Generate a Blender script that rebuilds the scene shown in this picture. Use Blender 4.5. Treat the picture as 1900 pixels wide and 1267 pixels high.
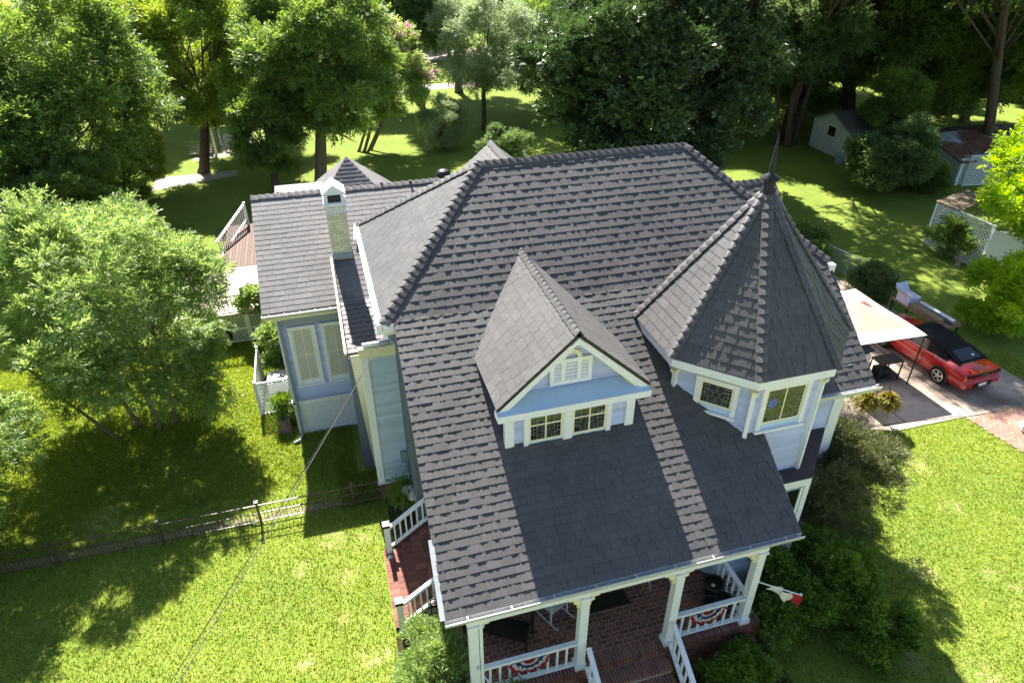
import bpy, math, random
import numpy as np
from mathutils import Vector, Matrix
sc=bpy.context.scene
for o in list(bpy.data.objects): bpy.data.objects.remove(o)
# ---------------------------------------------------------------- camera
CAMH=15.5
_p=math.radians(32.6); _yw=math.radians(74.14); _ro=math.radians(-.193)
_fh=Vector((math.cos(_yw),math.sin(_yw),0)); _up=Vector((0,0,1))
_fw=_fh*math.cos(_p)-_up*math.sin(_p); _r=_fw.cross(_up).normalized(); _u=_r.cross(_fw)
_r,_u=_r*math.cos(_ro)+_u*math.sin(_ro), _u*math.cos(_ro)-_r*math.sin(_ro)
cd=bpy.data.cameras.new('camera'); cam=bpy.data.objects.new('camera',cd); sc.collection.objects.link(cam)
cam.matrix_world=Matrix(((_r.x,_u.x,-_fw.x,0),(_r.y,_u.y,-_fw.y,0),(_r.z,_u.z,-_fw.z,CAMH),(0,0,0,1)))
cd.sensor_width=36; cd.lens=1257.8/1900*36; cd.clip_end=2000; cd.clip_start=.1
sc.camera=cam
# ---------------------------------------------------------------- sky and sun
SUN_EL=48.5; SUN_AZ=-4.2
w=bpy.data.worlds.new("World"); sc.world=w; w.use_nodes=True
nt=w.node_tree; nt.nodes.clear()
sk=nt.nodes.new('ShaderNodeTexSky'); sk.sky_type='NISHITA'; sk.sun_disc=False
sk.sun_elevation=math.radians(SUN_EL); sk.sun_rotation=math.radians(SUN_AZ); sk.air_density=1.0; sk.dust_density=.8; sk.ozone_density=1.3
bg=nt.nodes.new('ShaderNodeBackground'); bg.inputs[1].default_value=.066
wo=nt.nodes.new('ShaderNodeOutputWorld'); nt.links.new(sk.outputs[0],bg.inputs[0]); nt.links.new(bg.outputs[0],wo.inputs[0])
sl=bpy.data.lights.new('sun','SUN'); sl.energy=5.0; sl.angle=math.radians(.55); sl.color=(1,.955,.88)
so=bpy.data.objects.new('sun',sl); sc.collection.objects.link(so)
_d=Vector((math.sin(math.radians(SUN_AZ))*math.cos(math.radians(SUN_EL)),math.cos(math.radians(SUN_AZ))*math.cos(math.radians(SUN_EL)),math.sin(math.radians(SUN_EL))))
so.rotation_euler=_d.to_track_quat('Z','Y').to_euler(); so.location=(0,60,60)
sc.view_settings.view_transform='Standard'; sc.view_settings.look='None'; sc.view_settings.exposure=1.8; sc.view_settings.gamma=1
sc.view_settings.use_curve_mapping=False
sc.cycles.max_bounces=6; sc.cycles.diffuse_bounces=3; sc.cycles.glossy_bounces=2; sc.cycles.transmission_bounces=5; sc.cycles.transparent_max_bounces=6
sc.cycles.use_denoising=True; sc.cycles.use_adaptive_sampling=True; sc.cycles.adaptive_threshold=.02
sc.cycles.sample_clamp_indirect=6; sc.cycles.caustics_reflective=False; sc.cycles.caustics_refractive=False
# ---------------------------------------------------------------- materials
MT={}
def S(r,g,b):
    f=lambda c:((c/255+.055)/1.055)**2.4 if c>10 else c/255/12.92
    return (f(r),f(g),f(b))
def mat(name,col,rough=.7,spec=.3,noise=None,noise2=None,bump=None,tint=0,metal=0,trans=0,coat=0,col2=None,mix2=None,stretch=None,tintcol=None):
    m=bpy.data.materials.new(name); m.use_nodes=True; n=m.node_tree; N=n.nodes; Lk=n.links
    N.clear(); out=N.new('ShaderNodeOutputMaterial'); b=N.new('ShaderNodeBsdfPrincipled')
    b.inputs['Roughness'].default_value=rough; b.inputs['Specular IOR Level'].default_value=spec; b.inputs['Metallic'].default_value=metal
    if coat: b.inputs['Coat Weight'].default_value=coat; b.inputs['Coat Roughness'].default_value=.04
    geo=N.new('ShaderNodeNewGeometry'); pos=geo.outputs['Position']
    if stretch:
        vm=N.new('ShaderNodeVectorMath'); vm.operation='MULTIPLY'; vm.inputs[1].default_value=stretch; Lk.new(pos,vm.inputs[0]); pos=vm.outputs[0]
    cur=N.new('ShaderNodeRGB'); cur.outputs[0].default_value=(*col,1); c=cur.outputs[0]
    def nz(scale,det=3,rg=.6):
        t=N.new('ShaderNodeTexNoise'); t.inputs['Scale'].default_value=scale; t.inputs['Detail'].default_value=det; t.inputs['Roughness'].default_value=rg
        Lk.new(pos,t.inputs['Vector']); return t.outputs['Fac']
    def ramp(x,a0,a1,b0,b1):
        r=N.new('ShaderNodeMapRange'); r.inputs[1].default_value=a0; r.inputs[2].default_value=a1; r.inputs[3].default_value=b0; r.inputs[4].default_value=b1; Lk.new(x,r.inputs[0]); return r.outputs[0]
    if col2 is not None:
        mx=N.new('ShaderNodeMix'); mx.data_type='RGBA'; mx.inputs[7].default_value=(*col2,1); Lk.new(c,mx.inputs[6])
        Lk.new(ramp(nz(mix2[0],4),mix2[1],mix2[2],0,1),mx.inputs[0]); c=mx.outputs[2]
    if tintcol is not None:
        a=N.new('ShaderNodeAttribute'); a.attribute_name='tint'
        mx=N.new('ShaderNodeMix'); mx.data_type='RGBA'; mx.inputs[7].default_value=(*tintcol,1); Lk.new(c,mx.inputs[6]); Lk.new(a.outputs['Fac'],mx.inputs[0]); c=mx.outputs[2]
    for q in (noise,noise2):
        if q:
            h=N.new('ShaderNodeHueSaturation'); Lk.new(c,h.inputs['Color']); Lk.new(ramp(nz(q[0]),.25,.75,1-q[1],1+q[1]),h.inputs['Value']); c=h.outputs[0]
    if tint:
        a=N.new('ShaderNodeAttribute'); a.attribute_name='tint'
        h=N.new('ShaderNodeHueSaturation'); Lk.new(c,h.inputs['Color']); Lk.new(ramp(a.outputs['Fac'],0,1,1-tint,1+tint),h.inputs['Value']); c=h.outputs[0]
    Lk.new(c,b.inputs['Base Color'])
    if bump:
        bp=N.new('ShaderNodeBump'); bp.inputs['Strength'].default_value=bump[1]; bp.inputs['Distance'].default_value=bump[2] if len(bump)>2 else .01
        Lk.new(nz(bump[0],2),bp.inputs['Height']); Lk.new(bp.outputs[0],b.inputs['Normal'])
    sh=b.outputs[0]
    if trans:
        t=N.new('ShaderNodeBsdfTranslucent'); mm=N.new('ShaderNodeMixShader'); mm.inputs[0].default_value=trans
        h=N.new('ShaderNodeHueSaturation'); h.inputs['Saturation'].default_value=1.15; h.inputs['Hue'].default_value=.485; h.inputs['Value'].default_value=1.9; Lk.new(c,h.inputs['Color']); Lk.new(h.outputs[0],t.inputs[0])
        Lk.new(sh,mm.inputs[1]); Lk.new(t.outputs[0],mm.inputs[2]); sh=mm.outputs[0]
    Lk.new(sh,out.inputs[0]); MT[name]=m; return m
# house
mat('shingle',(.088,.083,.080),.6,.45,noise=(60,.30),noise2=(.7,.15),bump=(140,.5,.004),tint=.19)
mat('shingle_old',(.17,.16,.155),.75,.35,noise=(50,.25),noise2=(1.3,.15),bump=(120,.4,.004),tint=.16)
mat('deckboard_under',(.10,.09,.08),.8)
mat('clap',(.50,.55,.78),.55,.35,noise=(3,.06),noise2=(30,.05),tint=.12)
mat('clap_green',(.48,.56,.68),.55,.35,noise=(3,.06),noise2=(30,.05),tint=.12)
mat('white',(.82,.83,.84),.45,.4,noise=(5,.05),noise2=(40,.04))
mat('cream',(.84,.76,.50),.5,.4,noise=(5,.06))
mat('sky_blue_paint',(.50,.66,.82),.5,.4,noise=(6,.06))
mat('greyblue',(.30,.34,.38),.5,.4,noise=(4,.08))
mat('gutter',(.62,.62,.60),.35,.5,noise=(6,.15),noise2=(25,.12),metal=.3)
mat('gutter_inside',(.16,.15,.14),.5,.4,noise=(8,.4))
mat('yellowbrick',(.76,.72,.48),.6,.3,noise=(8,.08),tint=.12,bump=(60,.3,.004))
mat('whitebrick',(.80,.79,.74),.6,.3,noise=(8,.08),bump=(40,.3,.004))
mat('glass',(.012,.016,.012),.03,1.0,noise=(.8,.3))
MT['glass'].node_tree.nodes['Principled BSDF'].inputs['IOR'].default_value=1.45
mat('blind',(.66,.64,.55),.6)
mat('lead',(.30,.33,.35),.4,.5,metal=.5)
mat('blueglass',(.03,.06,.45),.1,.8)
mat('pinkbrick',(.34,.20,.15),.8,.2,noise=(5,.15),tint=.2,bump=(80,.3,.003))
mat('redbrick',(.21,.085,.06),.75,.25,noise=(14,.15),tint=.35,bump=(80,.4,.003))
mat('mortar',(.46,.40,.34),.9,.1,noise=(40,.15))
mat('ledge',(.075,.055,.055),.7,.3,noise=(6,.15))
mat('black_metal',(.015,.014,.014),.45,.4)
mat('bronze',(.10,.065,.05),.35,.5)
mat('cable_grey',(.07,.07,.07),.8)
mat('lead_cap',(.028,.026,.03),.75,.3,noise=(20,.2))
mat('wall_dark',(.12,.14,.18),.8)
# ground
mat('concrete',(.44,.37,.31),.85,.2,noise=(2.2,.12),noise2=(45,.1),col2=(.36,.30,.25),mix2=(.7,.45,.7),bump=(60,.3,.005))
mat('asphalt_drive',(.12,.10,.09),.9,.2,noise=(3,.2),noise2=(40,.25),bump=(80,.4,.006),col2=(.17,.145,.125),mix2=(.8,.45,.65))
mat('path',(.24,.215,.13),.95,.1,noise=(5,.2),noise2=(40,.3))
mat('mulch',(.055,.042,.03),1,.1,noise=(8,.4),noise2=(50,.5),bump=(40,.8,.03))
mat('deckwood',(.15,.095,.075),.7,.2,noise=(10,.15),tint=.25)
mat('lattice',(.74,.75,.72),.5,.3,noise=(8,.06))
mat('bark',(.11,.085,.065),.95,.1,noise=(12,.35),noise2=(60,.3),bump=(18,.9,.04),stretch=(1,1,.25))
mat('bark_light',(.20,.15,.11),.95,.1,noise=(12,.3),bump=(18,.9,.03),stretch=(1,1,.3))
def leafmat(n,c,t=.45,c2=None,tr=.35,rough=.5,spec=.35): return mat(n,c,rough,spec,tint=t,trans=tr,tintcol=c2)
leafmat('leaf_ash',(.15,.235,.075),.4,(.27,.35,.12),.48,.45,.45)
leafmat('leaf_bright',(.17,.25,.045),.4,(.30,.37,.07),.38)
leafmat('leaf_mid',(.085,.150,.045),.5,(.19,.27,.058),.46)
leafmat('leaf_dark',(.078,.135,.055),.5,(.155,.22,.075),.42)
leafmat('leaf_magnolia',(.050,.100,.036),.45,(.11,.165,.05),.2,.38,.5)
leafmat('leaf_grey',(0.188,0.250,0.125),.4,(0.325,0.388,0.213),.35)
leafmat('leaf_azalea',(0.069,0.150,0.025),.5,(0.163,0.250,0.035),.35)
leafmat('leaf_juniper',(.065,.10,.035),.5,(.15,.15,.06),.25)
leafmat('leaf_pink',(.62,.20,.32),.3,(.50,.28,.38),.4)
leafmat('leaf_fern',(.16,.19,.015),.4,(.30,.20,.04),.5)
leafmat('leaf_maple',(.17,.31,.022),.3,(.32,.43,.03),.55)
leafmat('leaf_white',(.75,.75,.65),.2,None,.3)
leafmat('grass_blade',(.165,.23,.034),.2,(.24,.285,.05),.45)
# ---------------------------------------------------------------- mesh building
WL={}
def wloc(o):
    v=Vector((0,0,0))
    while o is not None: v=v+o.location; o=o.parent
    return v
def thing(name,label,cat,loc=(0,0,0),group=None,rz=0):
    o=bpy.data.objects.new(name,None); sc.collection.objects.link(o); o.location=loc; o.rotation_euler=(0,0,rz); o.empty_display_size=.3
    o['label']=label; o['category']=cat
    if group: o['group']=group
    return o
def tag(o,label,cat,group=None):
    o['label']=label; o['category']=cat
    if group: o['group']=group
    return o
def link(name,me,parent=None,loc=(0,0,0),rot=None,scale=None):
    o=bpy.data.objects.new(name,me); sc.collection.objects.link(o)
    if parent is not None: o.parent=parent
    o.location=loc
    if rot is not None: o.rotation_euler=rot
    if scale is not None: o.scale=scale
    return o
class MB:
    def __init__(s): s.v=[];s.f=[];s.m=[];s.t=[]
    def add(s,vs,fs,mi=0,t=.5):
        k=len(s.v); s.v+=[tuple(q) for q in vs]
        for f in fs: s.f.append([i+k for i in f]); s.m.append(mi); s.t.append(t)
        return s
    def box(s,x0,y0,z0,x1,y1,z1,mi=0,t=.5):
        return s.add([(x0,y0,z0),(x1,y0,z0),(x1,y1,z0),(x0,y1,z0),(x0,y0,z1),(x1,y0,z1),(x1,y1,z1),(x0,y1,z1)],[(3,2,1,0),(4,5,6,7),(0,1,5,4),(1,2,6,5),(2,3,7,6),(3,0,4,7)],mi,t)
    def beam(s,p,q,wd,ht,mi=0,up=(0,0,1),t=.5):
        p=Vector(p);q=Vector(q);d=(q-p).normalized();upv=Vector(up)
        if abs(d.dot(upv))>.99: upv=Vector((0,1,0))
        r=d.cross(upv).normalized();u=r.cross(d); r=r*wd/2;u=u*ht/2
        vs=[p-r-u,p+r-u,p+r+u,p-r+u,q-r-u,q+r-u,q+r+u,q-r+u]
        return s.add(vs,[(0,1,2,3),(7,6,5,4),(0,4,5,1),(1,5,6,2),(2,6,7,3),(3,7,4,0)],mi,t)
    def tube(s,pts,rad,n=8,mi=0,cap=True):
        pts=[Vector(p) for p in pts]
        if not hasattr(rad,'__len__'): rad=[rad]*len(pts)
        k=len(s.v); ref=None
        for i,p in enumerate(pts):
            d=(pts[min(i+1,len(pts)-1)]-pts[max(i-1,0)]).normalized()
            if ref is None: ref=d.orthogonal().normalized()
            ref=(ref-d*ref.dot(d)).normalized(); b=d.cross(ref)
            for j in range(n):
                a=2*math.pi*j/n; s.v.append(tuple(p+(ref*math.cos(a)+b*math.sin(a))*rad[i]))
        for i in range(len(pts)-1):
            for j in range(n):
                a=k+i*n+j;b=k+i*n+(j+1)%n; s.f.append([a,b,b+n,a+n]); s.m.append(mi); s.t.append(.5)
        if cap:
            s.f.append([k+j for j in range(n)][::-1]); s.f.append([k+(len(pts)-1)*n+j for j in range(n)]); s.m+=[mi,mi]; s.t+=[.5,.5]
        return s
    def lathe(s,c,prof,n=16,mi=0):
        k=len(s.v)
        for r,z in prof:
            for j in range(n):
                a=2*math.pi*j/n; s.v.append((c[0]+r*math.cos(a),c[1]+r*math.sin(a),c[2]+z))
        for i in range(len(prof)-1):
            for j in range(n):
                a=k+i*n+j;b=k+i*n+(j+1)%n; s.f.append([a,b,b+n,a+n]); s.m.append(mi); s.t.append(.5)
        return s
    def slab(s,poly,th,mi=0,t=.5,nrm=None):
        P=[Vector(p) for p in poly]
        n=(nrm if nrm is not None else (P[1]-P[0]).cross(P[2]-P[0]).normalized())*th; k=len(P)
        vs=P+[p-n for p in P]
        return s.add(vs,[list(range(k)),list(range(2*k-1,k-1,-1))]+[[(i+1)%k,i,k+i,k+(i+1)%k] for i in range(k)],mi,t)
    def build(s,name,mats,parent=None,smooth=False,loc=None,kind=None,local=False,tint=False):
        me=bpy.data.meshes.new(name)
        if not isinstance(mats,(list,tuple)): mats=[mats]
        if loc is None: loc=(0,0,0)
        off=Vector((0,0,0)) if local else (wloc(parent) if parent is not None else Vector(loc))
        me.from_pydata([(x-off.x,y-off.y,z-off.z) for x,y,z in s.v],[],s.f)
        for q in mats: me.materials.append(MT[q])
        if len(mats)>1: me.polygons.foreach_set('material_index',s.m)
        if smooth: me.polygons.foreach_set('use_smooth',[True]*len(s.f))
        if tint:
            a=me.attributes.new('tint','FLOAT','FACE'); a.data.foreach_set('value',s.t)
        me.update()
        o=link(name,me,parent,(0,0,0) if parent is not None else loc)
        if kind: o['kind']=kind
        return o
def boxmesh(name,sx,sy,sz,m,tintv=None):
    b=MB().box(-sx/2,-sy/2,-sz/2,sx/2,sy/2,sz/2); me=bpy.data.meshes.new(name); me.from_pydata(b.v,[],b.f); me.materials.append(MT[m])
    if tintv is not None:
        a=me.attributes.new('tint','FLOAT','FACE'); a.data.foreach_set('value',[tintv]*6)
    return me
def put(name,me,parent,wpos,rot=None,scale=None):
    off=wloc(parent); return link(name,me,parent,(wpos[0]-off.x,wpos[1]-off.y,wpos[2]-off.z),rot,scale)
R=random.Random(7)
# ================================================================ HOUSE
house=thing('house','large blue clapboard Victorian house with charcoal shingle roofs, turret, dormer and brick porch','house',(5,13,0))
SH=[]   # (distance, mesh builder data, parent)
CAMP=Vector((0,0,CAMH))
def clip(poly,ax,val,keep):
    out=[]
    for i in range(len(poly)):
        a=poly[i];b=poly[(i+1)%len(poly)]
        ia=(a[ax]-val)*keep>=-1e-9; ib=(b[ax]-val)*keep>=-1e-9
        if ia: out.append(a)
        if ia!=ib:
            t=(val-a[ax])/(b[ax]-a[ax]); out.append((a[0]+(b[0]-a[0])*t,a[1]+(b[1]-a[1])*t))
    return out
def shingle_face(parent,pts,e=.213,tw=.34,th=.022,tooth=.010,mi='shingle',field=None,dist_ok=False,off=0.0,laminate=True,seed=0,gap=None):
    """pts: planar convex polygon, counter-clockwise from outside, first edge is the eave"""
    rr=random.Random(seed+len(pts)*7)
    P=[Vector(p) for p in pts]; u=(P[1]-P[0]).normalized(); n=(P[1]-P[0]).cross(P[2]-P[0]).normalized(); v=n.cross(u)
    uv=[((p-P[0]).dot(u),(p-P[0]).dot(v)) for p in P]
    vmax=max(q[1] for q in uv); umin=min(q[0] for q in uv); umax=max(q[0] for q in uv)
    rows=int(math.ceil(vmax/e-.02)); gap=gap if gap is not None else (.0006 if laminate else .004)
    for i in range(rows):
        v0=i*e; v1=min(v0+e,vmax)
        if v1-v0<.02: continue
        strip=clip(clip(uv,1,v0,1),1,v1,-1)
        if len(strip)<3: continue
        a=umin-rr.random()*tw+( -tw*.5 if i%2 else 0)
        rowt=rr.uniform(-.08,.08)
        while a<umax:
            b=a+tw*rr.choice((.8,1,1,1.15))
            pc=clip(clip(strip,0,a+gap,1),0,b-gap,-1)
            a=b
            if len(pc)<3: continue
            ar=0
            for k in range(len(pc)): ar+=pc[k][0]*pc[(k+1)%len(pc)][1]-pc[(k+1)%len(pc)][0]*pc[k][1]
            if abs(ar)<.004: continue
            tt=min(1,max(0,.5+rowt+rr.uniform(-.26,.26)))
            vo=rr.uniform(-.004,.004)
            def lift(q,base,thk): 
                h=base+thk*(1-.7*(q[1]-v0)/e)
                return P[0]+u*q[0]+v*(q[1]+(vo if q[1]<=v0+1e-6 else .012))+n*h
            mb=MB(); k=len(pc); mt_=th*rr.uniform(.94,1.06)
            top=[lift(q,rr.uniform(-.002,.002),mt_) for q in pc]; bot=[lift(q,-.008,0) for q in pc]
            mb.add(top+bot,[list(range(k))]+[[(j+1)%k,j,k+j,k+(j+1)%k] for j in range(k)],0,tt)
            if laminate:
                nT=rr.choice((1,1,1,2)); w0=(b-(a-0))  # teeth
                ua=min(q[0] for q in pc); ub=max(q[0] for q in pc)
                for q_ in range(nT):
                    wdt=rr.choice((rr.uniform(.05,.1),rr.uniform(.12,.24))); s0=rr.uniform(ua,max(ua,ub-wdt)); s1=min(ub,s0+wdt)
                    tp=clip(clip(pc,0,s0,1),0,s1,-1)
                    if len(tp)<3 or s1-s0<.04: continue
                    kk=len(tp); top=[lift(q,tooth*.95+rr.uniform(-.003,.002),mt_) for q in tp]; bot=[lift(q,-.003,mt_) for q in tp]
                    mb.add(top+bot,[list(range(kk))]+[[(j+1)%kk,j,kk+j,kk+(j+1)%kk] for j in range(kk)],0,tt)
            c=sum((x for x in top),Vector())/len(top)
            SH.append(((c-CAMP).length if dist_ok else 1e9,mb,parent,mi,field))
def roof_deck(name,pts_list,th=.10,m='deckboard_under',parent=None,label=None):
    mb=MB()
    for pts in pts_list: mb.slab(pts,th,0)
    o=mb.build(name,m,parent or house)
    if label: o['label']=label
    return o
def caps(parent,p0,p1,nL,nR,step=.23,wd=.18,m='shingle',thk=.034,name='ridge_cap',seed=1,off=.04,start=0):
    """overlapping bent cap shingles from low end p0 to high end p1; nL,nR = outward normals of the two faces"""
    rr=random.Random(seed); p0=Vector(p0);p1=Vector(p1);d=(p1-p0);L=d.length;d.normalize()
    nL=Vector(nL).normalized();nR=Vector(nR).normalized(); nm=(nL+nR).normalized()
    eL=d.cross(nL); eL=eL if eL.dot(nR)<0 else -eL
    eR=d.cross(nR); eR=eR if eR.dot(nL)<0 else -eR
    n=int(L/step)
    for i in range(n+1):
        a=p0+d*(i*step); ln=min(step*1.12,L-i*step+.05)
        if ln<.06: continue
        b=a+d*ln; h0=off+thk*1.5+rr.uniform(0,.006); h1=off+.006
        w_=wd*rr.uniform(.94,1.06)
        A=[a+nm*h0, a+nm*h0+eL*w_-nL*(h0-off*.6)*.4, a+nm*h0+eR*w_-nR*(h0-off*.6)*.4]
        B=[b+nm*h1, b+nm*h1+eL*w_, b+nm*h1+eR*w_]
        A2=[q-nm*thk for q in A]; 
        mb=MB(); mb.add(A+B+A2,[(0,3,4,1),(0,2,5,3),(0,1,7,6),(0,6,8,2),(1,4,7),(2,8,5)],0,rr.uniform(.25,.8))
        mb.build(name,m,parent,tint=True)
PORCHS=.6813; MS=.827
XL,XR,YF,ZE,DD=.76,12.41,13.25,7.68,2.957
YM=YF+DD; ZR=ZE+DD*MS; YB=YF+2*DD
nF=(0,-MS,1);nB=(0,MS,1);nLf=(-MS,0,1);nRt=(MS,0,1)
E=ZE
c={'fl':(XL,YF,E),'fr':(XR,YF,E),'bl':(XL,YB,E),'br':(XR,YB,E),'rl':(XL+DD,YM,ZR),'rr':(XR-DD,YM,ZR)}
main=roof_deck('main_roof',[[c['fl'],c['fr'],c['rr'],c['rl']],[c['bl'],c['fl'],c['rl']],[c['fr'],c['br'],c['rr']],[c['br'],c['bl'],c['rl'],c['rr']]],.12)
main['label']='steep hipped charcoal shingle roof over the main block'
ev=DD*math.sqrt(1+MS*MS)/18
shingle_face(main,[c['fl'],c['fr'],c['rr'],c['rl']],e=ev,seed=1)
shingle_face(main,[c['bl'],c['fl'],c['rl']],e=ev,seed=2,laminate=False,th=.015)
shingle_face(main,[c['fr'],c['br'],c['rr']],e=ev,seed=3,laminate=False)
# lower extension of the front slope right of the turret
y2=YF-16*ev/math.sqrt(1+MS*MS); z2=E-(YF-y2)*MS
sidep=[(9.6,y2,z2),(XR,y2,z2),(XR,YF-.001,E-.001*MS),(9.6,YF-.001,E-.001*MS)]
side=roof_deck('side_roof',[sidep],.12); side['label']='lower charcoal roof slope beside the turret'
shingle_face(side,sidep,e=ev,seed=4)
# porch roof
PX0,PX1,PY0,PZ0=.95,8.76,8.045,4.135
zt_=PZ0+(YF-PY0)*PORCHS
porch=roof_deck('porch_roof',[[(PX0,PY0,PZ0),(PX1,PY0,PZ0),(PX1+.04,YF,zt_),(PX0+.06,YF,zt_)]],.10); porch['label']='long charcoal shingle slope sweeping down over the front porch'
eP=(YF-PY0)*math.sqrt(1+PORCHS**2)/35
shingle_face(porch,[(PX0,PY0-.02,PZ0-.014),(PX1,PY0-.02,PZ0-.014),(PX1+.04,YF+.02,zt_+.014),(PX0+.06,YF+.02,zt_+.014)],e=eP,seed=5,dist_ok=True)
# caps on the hips and ridge of the main roof
caps(main,c['fl'],c['rl'],nLf,nF,seed=2,step=.2); caps(main,c['fr'],c['rr'],nF,nRt,seed=3,step=.22)
caps(main,c['bl'],c['rl'],nB,nLf,seed=4,step=.22); caps(main,c['rl'],c['rr'],nF,nB,seed=5,step=.2,wd=.17)
# rear gable
g=[(5.58-2.6,18.0,8.85-2.6*.8),(5.58-2.6,22.2,8.85-2.6*.8),(5.58,22.2,8.85),(5.58,16.9,8.85),(5.58+2.6,22.2,8.85-2.6*.8),(5.58+2.6,18.0,8.85-2.6*.8)]
gb=roof_deck('rear_gable_roof',[[g[1],g[0],g[3],g[2]],[g[5],g[4],g[2],g[3]]],.12); gb['label']='small light-struck gable roof peeping over the main ridge'
shingle_face(gb,[g[1],g[0],g[3],g[2]],seed=6,laminate=False); shingle_face(gb,[g[5],g[4],g[2],g[3]],seed=7,laminate=False)
caps(gb,g[2],g[3],(-.8,0,1),(.8,0,1),seed=6)
gg=[(10.4,15.6,7.4),(13.1,15.6,7.4),(13.1,17.0,8.55),(10.4,17.0,8.55),(13.1,18.4,7.4),(10.4,18.4,7.4)]
g2=roof_deck('side_gable_roof',[[gg[0],gg[1],gg[2],gg[3]],[gg[4],gg[5],gg[3],gg[2]]],.12); g2['label']='short gable end at the right rear of the main roof'
shingle_face(g2,[gg[0],gg[1],gg[2],gg[3]],seed=8); caps(g2,gg[3],gg[2],(0,-.8,1),(0,.8,1),seed=7)
# wing roof
WX,WY,WZ,WS=-2.47,19.3,5.05,.573
wr=[(WX,WY,WZ),(4.6,WY,WZ),(4.6,WY+4,WZ+4*WS),(WX,WY+4,WZ+4*WS)]
wing=roof_deck('wing_roof',[wr,[(4.6,WY+8,WZ),(WX,WY+8,WZ),wr[3],wr[2]]],.12); wing['label']='lower gable roof over the side wing'
shingle_face(wing,wr,e=.2,seed=9,mi='shingle_old',laminate=False,th=.014)
caps(wing,wr[3],wr[2],(0,-WS,1),(0,WS,1),seed=8,step=.24,m='shingle_old')
st=[(-.1,17.25,4.48),(1.0,17.25,4.48),(1.0,19.32,5.07),(-.1,19.32,5.07)]
strip=roof_deck('bay_roof',[st],.1); strip['label']='narrow strip of roof between the chimney and the main gutter'
shingle_face(strip,st,e=.2,seed=10)
MB().beam((-.17,20.75,5.98),(-.17,19.3,5.15),.07,.10).beam((-.17,19.3,5.15),(-.17,17.2,4.52),.07,.10).build('barge_board','cream',house)
# ---- turret
TX,TY=9.137,12.0
RX,RY,TR,TZ,TA=8.93,11.72,2.28,7.28,10.57
def octo(R_,z,cx=TX,cy=TY):
    k=R_*math.tan(math.radians(22.5)); q=[(-k,-R_),(k,-R_),(R_,-k),(R_,k),(k,R_),(-k,R_),(-R_,k),(-R_,-k)]
    return [(cx+a,cy+b,z) for a,b in q]
oe=octo(TR,TZ,RX,RY); apex=(RX,RY,TA)
tw=roof_deck('turret_roof',[[oe[i],oe[(i+1)%8],apex] for i in range(8)],.1); tw['label']='tall eight-sided charcoal shingle turret roof'
vis=(0,1,2,3,5,6,7,4)
for i in range(8):
    a,b=Vector(oe[i]),Vector(oe[(i+1)%8]); shingle_face(tw,[a,b,Vector(apex)],e=.205,seed=20+i,laminate=(i in(0,1,7)),th=.018,gap=(.004 if i in(6,5) else .0006))
def fn(i):
    a=math.radians(-90+45*i); s=(TA-TZ)/TR; return (math.cos(a)*s,math.sin(a)*s,1)
for i in (7,0,1,2,6,3): 
    # hip at vertex i lies between face i-1 and face i
    caps(tw,oe[i],Vector(oe[i])*.045+Vector(apex)*.955,fn(i-1),fn(i),seed=30+i,step=.2,wd=.13)
# turret eave fascia
mb=MB(); of=octo(TR-.03,TZ-.05,RX,RY); oi=octo(TR-.03,TZ-.24,RX,RY); of2=octo(TR-.45,TZ-.05,RX,RY); oi2=octo(TR-.45,TZ-.24,RX,RY)
for i in range(8):
    j=(i+1)%8; mb.add([of[i],of[j],oi[j],oi[i],of2[i],of2[j],oi2[j],oi2[i]],[(0,3,2,1),(0,1,5,4),(3,7,6,2)],0)
mb.build('turret_fascia','white',tw)
MB().lathe(apex,[(.30,-.44),(.27,-.40),(.20,-.2),(.115,0),(.105,.08),(.12,.12),(.20,.16),(.20,.19),(.06,.27),(.045,.32),(.06,.36),(.055,.42),(.035,.75),(.02,.98),(.004,1.15)],12).build('finial','lead_cap',tw,smooth=True)
# ---- walls (plain sheathing) + clapboards
def clapwall(parent,p,q,z0,z1,n,e=.125,m='clap',hgt=None,name='clapboard',minz=None,seed=0):
    """boards between horizontal points p->q, outward normal n (xy). hgt(z)->(t0,t1) clips the run of a board"""
    rr=random.Random(seed); p=Vector((p[0],p[1],0));q=Vector((q[0],q[1],0)); n=Vector((n[0],n[1],0)).normalized()
    z=z0
    while z<z1-.01:
        zt=min(z+e,z1); t0,t1=(0,1) if hgt is None else hgt(z)
        if t1-t0>.03:
            a=p.lerp(q,t0);b=p.lerp(q,t1)
            vs=[a+n*.032+Vector((0,0,z)),b+n*.032+Vector((0,0,z)),b+n*.004+Vector((0,0,zt+.01)),a+n*.004+Vector((0,0,zt+.01)),a+Vector((0,0,z)),b+Vector((0,0,z)),b+Vector((0,0,zt+.01)),a+Vector((0,0,zt+.01))]
            MB().add(vs,[(0,1,2,3),(4,5,1,0),(3,2,6,7),(0,3,7,4),(1,5,6,2)],0,rr.random()).build(name,m,parent,tint=True)
        z=zt
def sheath(name,boxes,m='wall_dark',parent=None):
    mb=MB()
    for b in boxes: mb.box(*b)
    return mb.build(name,m,parent or house)
walls=sheath('main_wall',[(1.15,13.62,.9,12.05,18.8,7.5),(9.3,11.05,.0,12.0,13.6,5.9),(1.2,13.6,0,12,18.8,.88)])
wingw=sheath('wing_wall',[(-2.08,19.72,0,4.5,26.8,4.9),(-.15,17.25,0,1.2,19.7,4.3)])
MB().slab([(-2.1,19.72,4.7),(-2.1,23.3,7.1),(-2.1,26.8,4.9)][::1],.04).build('wing_gable','wall_dark',house)
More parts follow.
